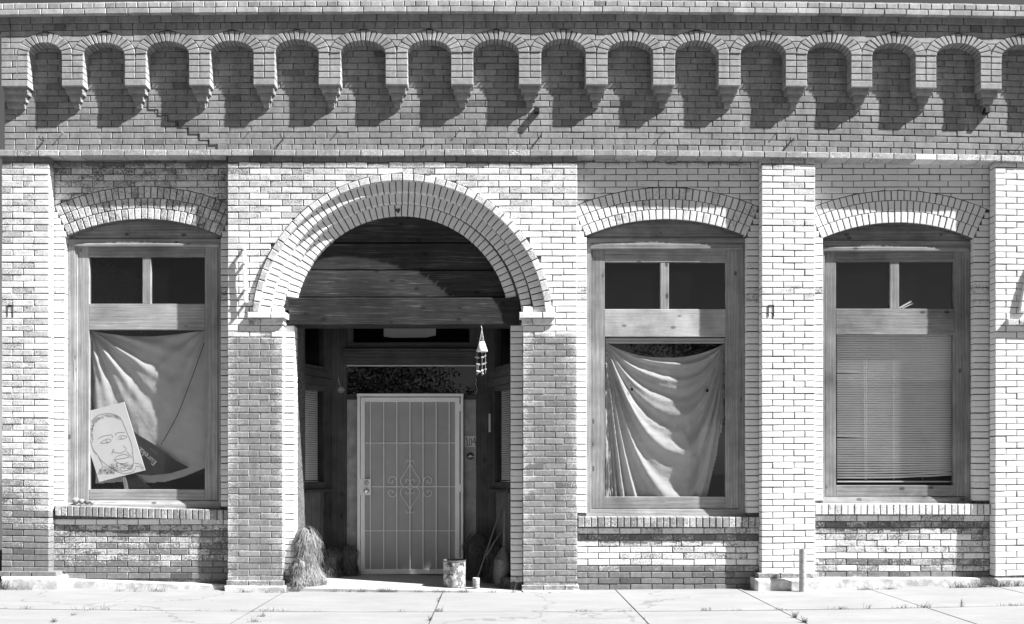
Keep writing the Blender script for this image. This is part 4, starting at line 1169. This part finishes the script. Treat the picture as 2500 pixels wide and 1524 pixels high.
for py in (995, 1192, 1372): s(1121.5, 1125.5, py - 9, py + 9, YS - .016, YS + .01, 'hinge')

# ---- number card and fish sticker on the right-hand panel
yc = YD + .001
nc = thing('house_number', 'small white card with hand-drawn 104 beside the security door', 'number card', (X(1148, yc), yc, Z(1092, yc)))
boxp(1135, 1162, 1065, 1091.5, yc, yc + .0025, .0004).build('card', CARD, nc)
def c8(cx, cy): return (X(1120 + cx / 15.02, yc), Z(1040 + cy / 15.02, yc))
mb = MB()
for st in ([(245, 495), (295, 445), (310, 600), (322, 715)], [(270, 718), (360, 715)], [(430, 460), (390, 500), (385, 620), (400, 705), (430, 715), (465, 690), (475, 580), (468, 490), (430, 460)], [(590, 430), (510, 605), (645, 595)], [(590, 430), (600, 560), (605, 735)]):
    ribbon(mb, [c8(*p) for p in st], .0075, yc - .0008)
mb.build('digits', INK, nc)
fs_ = thing('fish_sticker', 'round black sticker with a white fish below the house number', 'sticker', (X(1148.5, yc), yc, Z(1123, yc)))
mb = MB(); cxx, czz = c8(430, 1100); lathe(mb, (cxx, yc + .002, czz), [(.0445, 0), (.0445, -.002), (.0003, -.002)], 28, 'y'); mb.build('disc', INK, fs_)
mb = MB(); P = [c8(*p) for p in ((325, 1125), (380, 1090), (430, 1065), (475, 1095), (520, 1115), (560, 1085), (570, 1140), (520, 1125), (470, 1150), (400, 1160), (350, 1145))]
mb.add([(x, yc - .0012, z) for x, z in P], [tuple(reversed(range(len(P))))]); mb.build('fish', CARD, fs_)
mb = MB()
for a0, a1 in ((25, 155), (205, 335)):
    for i in range(9):
        a = math.radians(a0 + (a1 - a0) * i / 8); p = (cxx + .036 * math.cos(a), czz + .036 * math.sin(a)); ribbon(mb, [(p[0] - .0025, p[1]), (p[0] + .0025, p[1] + .002)], .0035, yc - .0012)
mb.build('ring_lettering', CARD, fs_)

# ---- wind chime under the beam
y = .075; px = 1175.5
wc = thing('wind_chime', 'pierced white cone wind chime with strings of glass pieces under the beam', 'wind chime', (X(px, y), y, Z(948, y)))
def c5(cx, cy): return (1120 + cx / 8.343, 780 + cy / 8.343)
def w5(cx, cy, yy=y): a, b = c5(cx, cy); return (X(a, yy), yy, Z(b, yy))
mb = MB(); tube(mb, smoothpath([w5(430, 130, .085), w5(425, 100, .06), w5(455, 75, .06), w5(475, 95, .065), w5(455, 130, .07)], 4), .004, 5); mb.build('hook', IRON, wc)
mb = MB(); tube(mb, [w5(450, 120), w5(470, 190)], .0045, 5); mb.build('loop', WHITE, wc)
cc = Vector(w5(473, 655)); mb = MB(); hh = (655 - 455) / 8.343 * S
lathe(mb, cc, [(.0575, 0), (.0585, .003), (.026, hh), (.024, hh), (.055, .004), (.0575, 0)], 22); mb.build('cone', WHITE, wc, smooth=True)
mb = MB()
for k in range(9):
    for r_ in range(3):
        a = 2 * math.pi * (k + .5 * r_) / 9; t = .2 + .27 * r_; rr = .058 + (.026 - .058) * t + .0012
        p = cc + Vector((rr * math.cos(a), rr * math.sin(a), hh * t)); tg = Vector((-math.sin(a), math.cos(a), 0)); q = .006
        vs = [p - tg * q - Vector((0, 0, q * .7)), p + tg * q - Vector((0, 0, q * .7)), p + Vector((0, 0, q))]; mb.add([tuple(v) for v in vs], [(0, 1, 2)])
mb.build('piercings', INK, wc)
def beads(pts, r, m, name):
    mb = MB(); P = [Vector(p) for p in pts]
    for i in range(len(P) - 1):
        n = max(1, int((P[i + 1] - P[i]).length / (r * 1.8)))
        for k in range(n):
            c = P[i].lerp(P[i + 1], k / n); lathe(mb, c, [(.0003, -r), (r * .8, -r * .6), (r, 0), (r * .8, r * .6), (.0003, r)], 6)
    mb.build(name, m, wc, smooth=True)
for a in (425, 475, 515): beads([w5(470, 200), w5(a, 455)], .0026, WHITE, 'bead_string')
CHIP = simple('sea_glass', .45, .3, .3, 40)
for a, b0, b1 in ((372, 660, 1140), (475, 660, 1150), (545, 660, 1100), (400, 940, 1110)): beads([w5(a, b0), w5(a, b1)], .0022, CHIP, 'bead_string')
for (a, b, w_, h_, rt) in ((375, 775, 60, 22, -.2), (490, 770, 46, 22, .1), (540, 745, 24, 18, .4), (400, 915, 52, 24, -.2), (500, 910, 50, 22, .1), (548, 885, 26, 20, 0), (405, 1055, 58, 20, -.25), (480, 1040, 28, 28, 0), (547, 1015, 24, 24, 0), (495, 1100, 12, 26, .2)):
    mb = MB(); p = Vector(w5(a, b, y - .02)); n = 7; kk = S / 8.343
    P = [(p.x + (w_ * math.cos(t) * U(.75, 1) * math.cos(rt) - h_ * math.sin(t) * math.sin(rt)) * kk, p.z + (h_ * math.sin(t) * U(.75, 1) * math.cos(rt) + w_ * math.cos(t) * math.sin(rt)) * kk) for t in [2 * math.pi * i / n for i in range(n)]]
    prism(mb, P, p.y - .002, p.y + .003, .001, back=True); mb.build('glass_piece', CHIP if R() < .7 else WHITE, wc)

mb = MB(); yq = .1065; prism(mb, [(X(a, yq), Z(b, yq)) for a, b in ((972, 521), (977, 515), (977, 509), (973, 509), (970, 510), (966, 509), (966, 515))], yq, yq + .01, .0005); mb.build('paint_chip', simple('bare_clay', .10, .9, .2, 30), ENT)
# ---- hanging wire flower, cord
y = YD - .06; o = (X(832, y), y, Z(962, y)); wf = thing('hanging_ornament', 'small wire flower hanging by a string on the left door post', 'ornament', o)
mb = MB(); tube(mb, smoothpath([(X(826, y), y, Z(921, y)), (X(828, y), y, Z(935, y)), (X(832, y), y, Z(945, y))], 4), .0025, 4); mb.build('string', CARD, wf)
for k in range(6):
    a = 2 * math.pi * k / 6; c = Vector((X(833, y) + .022 * math.cos(a), y - .005, Z(952, y) + .018 * math.sin(a))); mb = MB()
    tube(mb, [c + Vector((.016 * math.cos(t), U(-.004, .004), .013 * math.sin(t))) for t in [2 * math.pi * i / 10 for i in range(11)]], .0022, 4); mb.build('petal', CARD, wf)
mb = MB(); y = YD - .03; P = smoothpath([(X(1163, y), y, Z(925, y)), (X(1162, y), y, Z(940, y)), (X(1165, y), y, Z(952, y)), (X(1161, y), y, Z(963, y))], 4); tube(mb, P, .003, 4)
tag(mb.build('cord', CARD, origin=P[-1]), 'short pale cord dangling by the right end of the door transom', 'cord')
mb = MB(); y = YD - .07; boxp(1193, 1198, 1010, 1055, y, y + .03, .004, mb); tag(mb.build('door_pull', CARD, origin=(X(1195, y), y, Z(1055, y))), 'weathered upright pull handle on the right door post', 'handle')

# ================================================================== PROPS
def straw(name, c, rx, ry, h, n, m, core, label, group, lean=(0, 0), cat='straw bundle', lo=.02):
    c = Vector(c); t = thing(name, label, cat, c, group)
    def rad(f): f = min(max(f, 0), 1); return math.sqrt(max(0, 1 - f ** 3.6)) * (.80 + .12 * math.cos(f * 8) + .08 * (1 - f))
    mb = MB(); prof = [(max(.001, rad(i / 10) * .80), i / 10 * h * .97) for i in range(11)]; n_ = 14
    lathe(mb, (0, 0, 0), prof, n_); mb.v = [(v[0] * rx + lean[0] * v[2] / h + c.x, v[1] * ry + lean[1] * v[2] / h + c.y, v[2] + c.z) for v in mb.v]
    mb.build('core', core, t)
    mb = MB()
    tufts = [(min(.97, 1 - R() ** .8), U(0, 2 * math.pi), U(-.5, .5), U(.92, 1.14)) for _ in range(max(20, n // 6))]
    for _ in range(n):
        tf_, ta, ts_, tr_ = random.choice(tufts); f = min(.99, tf_ + U(-.02, .03)); a = ta + U(-.2, .2); L_ = U(.08, .20) * h * 1.5; k = 4; P = []
        sw_ = ts_ + U(-.35, .35); fl = tr_ * U(.93, 1.05); kick = U(0, 1) ** 4 * .35
        for i in range(k):
            s_ = i / (k - 1); ff = f - s_ * L_ / h
            if ff < lo: ff = lo + U(-.01, .01)
            r_ = rad(ff) * fl * (1 + .32 * noise.noise((a * 1.4 + c.x, ff * 5, c.y))) + kick * s_; aa = a + sw_ * s_ + .15 * noise.noise((a * 3, ff * 6, 1))
            P.append(Vector((c.x + rx * r_ * math.cos(aa) + lean[0] * ff, c.y + ry * r_ * math.sin(aa) + lean[1] * ff, c.z + ff * h + .012 * math.sin(i * 2 + a))))
        wd = Vector((-math.sin(a), math.cos(a), U(-.3, .3))) * U(.0010, .0027); o = len(mb.v)
        for i, p in enumerate(P):
            q = wd * (1 - .5 * i / k); mb.v += [tuple(p - q), tuple(p + q)]
        for i in range(k - 1): mb.f.append((o + 2 * i, o + 2 * i + 1, o + 2 * i + 3, o + 2 * i + 2))
    tag(mb.build('straw', m, t), kind='stuff')
    return t
g = 'straw bundles in the doorway'
straw('straw_bundle', (X(748, .17), .17, .055), .17, .14, .60, 4600, STRAW, SOIL, 'tall shaggy sunlit straw bundle leaning on the left door jamb', g, (-.01, 0))
straw('straw_bundle', (X(726, .02), .04, .05), .10, .09, .30, 1300, STRAW, SOIL, 'low tangled straw clump at the foot of the tall bundle', g)
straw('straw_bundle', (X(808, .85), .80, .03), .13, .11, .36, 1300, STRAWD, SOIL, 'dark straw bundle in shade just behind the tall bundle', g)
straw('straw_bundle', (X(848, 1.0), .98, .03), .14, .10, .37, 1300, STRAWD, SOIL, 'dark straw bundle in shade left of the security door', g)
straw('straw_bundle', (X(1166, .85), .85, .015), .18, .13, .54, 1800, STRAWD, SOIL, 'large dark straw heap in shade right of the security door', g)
straw('straw_bundle', (X(1210, .6), .58, .015), .12, .10, .44, 1200, STRAWD, SOIL, 'shaded straw bundle between the heap and the right jamb', g)
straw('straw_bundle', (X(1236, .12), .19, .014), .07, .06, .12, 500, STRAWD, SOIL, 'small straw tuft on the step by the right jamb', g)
br = thing('broom', 'old straw broom standing upside up against the right jamb', 'broom', (X(1226, .25), .25, .015)); br['label'] = 'worn straw broom propped against the right door jamb'
mb = MB(); tube(mb, [(X(1232, .28), .28, Z(1246, .28)), (X(1230, .26), .26, Z(1345, .26))], .012, 7); mb.build('handle', STICK, br)
mb = MB(); top = Vector((X(1229, .26), .26, Z(1340, .26)))
for _ in range(900):
    a = U(0, 6.28); e_ = Vector((top.x - .03 + .085 * math.cos(a) * R() ** .5, top.y + .06 * math.sin(a), .02 + U(0, .16)))
    p = top + Vector((.02 * math.cos(a), .02 * math.sin(a), U(-.03, .02))); mdl = p.lerp(e_, .5) + Vector((.035 * math.cos(a), .03 * math.sin(a), .02))
    o = len(mb.v); wd = Vector((-math.sin(a), math.cos(a), 0)) * .0016
    for q in (p, mdl, e_): mb.v += [tuple(q - wd), tuple(q + wd)]
    mb.f += [(o, o + 1, o + 3, o + 2), (o + 2, o + 3, o + 5, o + 4)]
tag(mb.build('bristles', simple('broom_straw', .15, .8, .4, 40), br), kind='stuff')
mb = MB(); P = [(X(1240, .40), .40, Z(1190, .40)), (X(1200, .36), .36, Z(1310, .36)), (X(1166, .25), .25, Z(1410, .25))]; tube(mb, smoothpath(P, 4), .008, 6)
tag(mb.build('walking_stick', STICK, origin=P[-1]), 'long dark pole slanting across the right sidelight', 'pole')
mb = MB(); P = [(X(1186, .36), .30, Z(1358, .30)), (X(1206, .36), .34, Z(1325, .34)), (X(1222, .36), .40, Z(1300, .40))]; tube(mb, smoothpath(P, 4), .009, 6)
tag(mb.build('branch', STICK, origin=P[0]), 'short bent branch lying on the dark straw heap', 'branch')

# ---- camouflage bucket with stars, tin can
def camo():
    m, n, b = mat('camouflage_tin'); p = pos(n); f = nz(n, p, 11, 2, .5, .6); g_ = nz(n, p, 14, 2, .5, .8)
    v = mixv(n, math_(n, 'MULTIPLY', math_(n, 'SUBTRACT', f, .5), 40.0, True), .20, .42); v = mixv(n, math_(n, 'MULTIPLY', math_(n, 'SUBTRACT', g_, .56), 40.0, True), v, .07)
    n.links.new(gray(n, v), b.inputs['Base Color']); b.inputs['Roughness'].default_value = .4; return m
by_ = .20; bx = X(1108.5, by_ - .08); rB = .115; hB = .278
bk = thing('bucket', 'camouflage metal bucket with pale stars on the doorstep', 'bucket', (bx, by_, .022))
mb = MB(); lathe(mb, (bx, by_, .022), [(.001, .004), (rB * .96, .004), (rB * .97, 0), (rB * .975, .012), (rB * .955, .018), (rB, .03), (rB, hB - .012)], 40); mb.build('body', camo(), bk, smooth=True)
mb = MB(); lathe(mb, (bx, by_, .022), [(rB, hB - .014), (rB + .005, hB - .009), (rB + .005, hB - .002), (rB, hB), (rB - .006, hB - .002), (rB - .006, hB - .03), (.001, hB - .03)], 40); mb.build('rim', simple('dark_rim', .10, .4, .1, 10), bk, smooth=True)
for az, zz, sz_ in ((-62, .19, .034), (-88, .115, .044), (-118, .2, .03), (-40, .10, .036), (-142, .12, .034), (-75, .05, .028), (-20, .2, .03)):
    mb = MB(); P = []
    for k in range(10):
        t = math.pi / 2 + k * math.pi / 5; r_ = sz_ * (1 if k % 2 == 0 else .42); aa = math.radians(az) + r_ * math.cos(t) / rB
        P.append((bx + (rB + .0012) * math.cos(aa), by_ + (rB + .0012) * math.sin(aa), .022 + zz + r_ * math.sin(t)))
    aa = math.radians(az); cpt = (bx + (rB + .0016) * math.cos(aa), by_ + (rB + .0016) * math.sin(aa), .022 + zz)
    mb.add(P + [cpt], [(k, (k + 1) % 10, 10) for k in range(10)]); mb.build('star', simple('star_print', .48, .5, .05, 8), bk)
cx_, cy_ = X(1162.5, .06), .07
cn = thing('tin_can', 'small open tin can with a printed label beside the bucket', 'can', (cx_, cy_, .019))
mb = MB(); lathe(mb, (cx_, cy_, .019), [(.001, .003), (.034, .0), (.036, .004), (.0345, .008), (.0345, .085), (.036, .09), (.0345, .094), (.0345, .108), (.036, .112), (.033, .112), (.033, .05), (.001, .05)], 22); mb.build('body', GALV, cn, smooth=True)
mb = MB(); lathe(mb, (cx_, cy_, .019), [(.0352, .012), (.0352, .060)], 22)
def lab():
    m, n, b = mat('faded_label'); v = mixv(n, math_(n, 'MULTIPLY', math_(n, 'SUBTRACT', nz(n, pos(n), 130, 2, .5), .5), 30.0, True), .12, .5)
    n.links.new(gray(n, v), b.inputs['Base Color']); return m
mb.build('label', lab(), cn, smooth=True)

# ---- short steel pipe in front of the pilaster
y = -.155; r_ = 8.2 * S; zb = zground(X(1960, y)) - .01
mb = MB(); zt_ = Z(1340, y); lathe(mb, (X(1959.5, y), y, zb), [(r_, 0), (r_, zt_ - zb), (r_ * .82, zt_ - zb), (r_ * .82, zt_ - zb - .2), (.001, zt_ - zb - .2)], 20)
tag(mb.build('steel_pipe', GALV, origin=(X(1959.5, y), y, zb), smooth=False), 'short upright galvanised pipe set in the sidewalk before the pilaster', 'pipe')

# ---- painted strap hinge bar on the wall left of the arch
bb = thing('iron_bar', 'white painted iron bar on stand-off pins left of the entrance arch', 'bar', (X(600, -.05), -.05, Z(738, -.05)))
mb = MB(); yb2 = -.052; prism(mb, [(X(596, yb2), Z(738, yb2)), (X(605, yb2), Z(738, yb2)), (X(599.5, yb2), Z(607, yb2)), (X(590, yb2), Z(607, yb2))], yb2, yb2 + .012, .003, back=True); mb.build('bar', WHITE, bb)
for px, py in ((595, 606), (597, 641), (599, 705), (601.5, 736)):
    mb = MB(); tube(mb, [(X(px), .01, Z(py)), (X(px, -.06), -.06, Z(py, -.06))], .014, 7); mb.build('pin', WHITE, bb)

# ---- iron staples on the pilasters
for px, lb in ((25, 'rusty iron staple set in the leftmost pilaster'), (1882.5, 'rusty iron staple set in the pilaster between the right-hand windows')):
    t = thing('iron_staple', lb, 'staple', (X(px), 0, Z(774)), 'iron staples on the pilasters')
    for dx in (-6.5, 6.5):
        mb = MB(); prism(mb, rect(X(px + dx - .9), X(px + dx + .9), Z(773), Z(745)), -.006, .005, .002); mb.build('leg', IRON, t)
    mb = MB(); prism(mb, rect(X(px - 5), X(px + 5), Z(746), Z(744.4)), -.0055, .005, .001); mb.build('bridge', IRON, t)

# ---- hooks and nails in the frieze
hg = 'nails and hooks in the frieze'
for px, py, Ln, lb in ((154, 325, .033, 'thin nail in the frieze near its left end, right of the corded hook'), (610, 320, .022, 'thin nail in the frieze right of the stepped crack'), (828, 317, .030, 'thin nail in the frieze above the left half of the entrance arch'),
                       (1124, 317, .032, 'thin nail in the frieze above the right half of the entrance arch'), (1623, 320, .036, 'thin nail in the frieze above the middle window'), (1897, 324, .026, 'thin nail in the frieze up left of the hook above the pilaster'), (2499, 346, .06, 'thin nail in the frieze at the far right edge')):
    mb = MB(); P = [(X(px, YFR), YFR + .01, Z(py, YFR)), (X(px, YFR), YFR - Ln, Z(py, YFR) + .002)]; tube(mb, P, .0038, 6); lathe(mb, P[1], [(.0005, -.003), (.0075, -.002), (.0075, .001), (.0005, .002)], 8, 'y')
    tag(mb.build('nail', GALV, origin=P[0]), lb, 'nail', hg)
for px, py, lb in ((107, 343, 'forked iron hook with frayed cord near the left end of the frieze'), (692, 337, 'forked iron hook in the frieze above the left window pier'), (1316, 336, 'forked iron hook in the frieze right of the entrance arch crown'), (1929, 346, 'forked iron hook in the frieze above the pilaster')):
    t = thing('iron_hook', lb, 'hook', (X(px, YFR), YFR, Z(py + 6, YFR)), hg)
    for k, dx in enumerate((-4, 4)):
        mb = MB(); tube(mb, smoothpath([(X(px, YFR), YFR + .01, Z(py, YFR)), (X(px + dx * .5, YFR), YFR - .025, Z(py + 2, YFR)), (X(px + dx, YFR), YFR - .055, Z(py - 3 * k, YFR)), (X(px + dx, YFR), YFR - .062, Z(py - 6 + 3 * k, YFR))], 4), .0048, 5); mb.build('prong', IRON, t)
    mb = MB(); tube(mb, smoothpath([(X(px, YFR), YFR - .02, Z(py, YFR)), (X(px + 2, YFR), YFR - .03, Z(py + 7, YFR)), (X(px - 1, YFR), YFR - .025, Z(py + 14, YFR))], 4), .0028, 4); mb.build('cord', STRAWD, t)
for px, py, lb in ((1311, 266.5, 'square black iron box below the corbel right of the arch crown'), (2412, 268, 'square black iron box below the last corbel on the right')):
    t = thing('iron_box', lb, 'box', (X(px, YFR), YFR, Z(py + 7, YFR)), 'iron boxes under the corbels')
    mb = boxp(px - 6, px + 6, py - 6.5, py + 6.5, YFR - .058, YFR + .01, .002); mb.build('shell', INK, t)
    mb = MB(); lathe(mb, (X(px + 2, YFR), YFR - .0585, Z(py + 1, YFR)), [(.004, 0), (.003, -.003), (.0003, -.004)], 8, 'y'); mb.build('rivet', GALV, t)
mb = MB(); P = (X(1035, YFR), YFR - .003, Z(354, YFR)); tube(mb, [(P[0] + .009 * math.cos(t), P[1], P[2] + .009 * math.sin(t)) for t in [2 * math.pi * i / 12 for i in range(13)]], .003, 5); tag(mb.build('iron_ring', IRON, origin=P), 'tiny iron ring on the frieze just above the belt course', 'ring')

# ---- start of the next arch at the right edge
ring(2857, 791, 351, 367, 4.5, 175.5, 40, -.036, .05, .94, .24, kind='far_hood_brick')
course(3154, 3230, 780, 793.5, -.042, .55, .2, 1, nobow=True, yb=.05, kind='far_impost_brick')
course(2462, 2560, 780, 793.5, -.042, .55, .2, 1, nobow=True, yb=.05, kind='far_impost_brick')
for kd in ('far_hood_brick', 'far_impost_brick'):
    for mb in REC[kd]: mb.build('hood_brick' if 'hood' in kd else 'impost_brick', BRICK, bld, origin=mb.v[0])

# ================================================================== WEEDS
weeds = MB()
def clump(px, py, n, h, spread, lean=.6):
    # point on the sidewalk seen at that picture position
    z = 0.0
    for _ in range(3):
        k = (CZ - z) / ((py - VY) * S); yy = max(-1.9, D * k - D); x = X(px, yy); z = zground(x)
    if py < 1458: yy = -.11 if not 700 < px < 1270 else -.05
    elif abs(yy + 1.22) < .25: yy = -1.22
    else:
        jx = min(JX, key=lambda q: abs(q - x))
        if abs(jx - x) < .16: x = jx; spread *= .25
    for _ in range(n):
        a = U(0, 6.28); b = Vector((x + random.gauss(0, .5) * spread, yy + U(-.02, .01), z)); l = h * U(.3, 1.1)
        tip = b + Vector((math.cos(a) * l * lean, math.sin(a) * l * lean * .5, l * U(.25, 1))); m_ = b.lerp(tip, .5) + Vector((0, 0, l * .18))
        wd = Vector((U(-1, 1), U(-1, 1), 0)).normalized() * U(.0008, .002); o = len(weeds.v)
        for q, f in ((b, 1), (m_, .9), (tip, .2)): weeds.v += [tuple(q - wd * f), tuple(q + wd * f)]
        weeds.f += [(o, o + 1, o + 3, o + 2), (o + 2, o + 3, o + 5, o + 4)]
for px, py, n, h, sp in ((20, 1437, 130, .12, .09), (60, 1438, 90, .06, .12), (295, 1442, 22, .07, .05), (335, 1443, 18, .10, .05), (390, 1443, 60, .10, .09), (590, 1451, 70, .05, .07), (655, 1451, 60, .08, .10), (690, 1450, 30, .08, .05),
                         (810, 1450, 50, .05, .06), (850, 1450, 40, .05, .05), (880, 1450, 60, .07, .06), (935, 1449, 110, .09, .10), (960, 1449, 60, .06, .06), (1020, 1449, 50, .05, .08), (1075, 1449, 90, .06, .10), (1130, 1449, 80, .06, .08), (1205, 1449, 30, .05, .05), (1255, 1449, 14, .22, .03),
                         (1345, 1452, 8, .07, .03), (1930, 1444, 14, .05, .02), (2100, 1436, 70, .05, .10), (2160, 1436, 70, .05, .10), (2330, 1432, 120, .10, .12), (2390, 1432, 130, .13, .10), (2440, 1432, 120, .11, .10), (2490, 1432, 90, .09, .10), (2425, 1432, 10, .24, .02),
                         (100, 1476, 26, .05, .06), (40, 1476, 16, .03, .05), (230, 1484, 40, .05, .12), (272, 1485, 24, .07, .05), (345, 1487, 30, .03, .08), (500, 1489, 26, .03, .07), (570, 1490, 26, .03, .07), (655, 1490, 40, .05, .08), (700, 1493, 20, .05, .1), (200, 1502, 40, .03, .10), (150, 1519, 50, .05, .09),
                         (780, 1494, 20, .02, .1), (1080, 1462, 30, .06, .03), (1080, 1470, 24, .05, .03), (1075, 1484, 22, .06, .03), (1070, 1496, 30, .06, .05), (1066, 1515, 40, .07, .04), (980, 1494, 20, .03, .1), (1420, 1490, 40, .03, .10), (1520, 1490, 30, .03, .10), (1710, 1485, 40, .05, .06), (1790, 1485, 20, .03, .06),
                         (1575, 1513, 20, .03, .04), (1900, 1487, 30, .04, .05), (1958, 1508, 60, .08, .06), (1978, 1520, 60, .06, .07), (2040, 1481, 60, .04, .10), (2180, 1478, 40, .04, .10), (2232, 1476, 50, .06, .05), (2450, 1473, 60, .04, .12), (2095, 1478, 12, .09, .03), (2325, 1475, 12, .12, .03), (620, 1519, 50, .06, .05), (640, 1506, 40, .05, .05)):
    clump(px, py, n, h, sp)
tag(weeds.build('weeds', WEED), 'dry weeds and grass tufts in the sidewalk joints', 'weeds', kind='stuff')

# ================================================================== ACROSS THE STREET (seen mirrored in the glass)
def tree(x, y, h, r, label, n=11000):
    t = thing('tree', label, 'tree', (x, y, -.18), 'trees across the street')
    mb = MB(); tube(mb, smoothpath([(x, y, -.2), (x + .1, y, h * .25), (x - .1, y + .1, h * .55)], 4), .22, 9, .12)
    for k in range(6):
        a = k * 1.05; tube(mb, smoothpath([(x, y, h * U(.22, .4)), (x + r * .4 * math.cos(a), y + r * .4 * math.sin(a), h * .55), (x + r * .75 * math.cos(a), y + r * .75 * math.sin(a), h * U(.6, .85))], 3), .08, 6, .02)
    mb.build('trunk', BARK, t); mb = MB()
    cl = [Vector((x + U(-1, 1) * r * .75, y + U(-1, 1) * r * .7, h * U(.42, .92))) for _ in range(26)]
    for _ in range(n):
        c = random.choice(cl); d = Vector((U(-1, 1), U(-1, 1), U(-.8, .8))); d = d.normalized() * R() ** .4 * r * .34; p = c + d
        u = Vector((U(-1, 1), U(-1, 1), U(-1, 1))).normalized(); v = u.cross(Vector((U(-1, 1), U(-1, 1), U(-1, 1)))).normalized(); s_ = U(.045, .10)
        mb.add([tuple(p - u * s_), tuple(p + v * s_ * .6), tuple(p + u * s_), tuple(p - v * s_ * .6)], [(0, 1, 2, 3)])
    mb.build('crown', LEAF, t)
tree(-6.0, -27, 7.6, 4.6, 'broad leafy tree across the street, tallest in the door transom reflection', 15000)
tree(-.2, -32, 5.4, 3.2, 'low bushy tree across the street behind the camera')
tree(8.5, -29, 8.0, 3.6, 'rounded tree across the street beside the pale house')
def house():
    t = thing('pale_house', 'pale plain building across the street with a flat roof', 'building', (17, -27, -.18))
    boxw(11.5, 24, -32, -26, -.19, 4.4, .01).build('wall', FARW, t); boxw(11.2, 24.3, -32.3, -25.7, 4.4, 4.7, .01).build('roof', FARR, t)
    for x in (13, 16.2, 19.4): boxw(x, x + 1.4, -26.05, -25.96, .9, 2.6, .01).build('window', FARR, t)
house()
#==END==
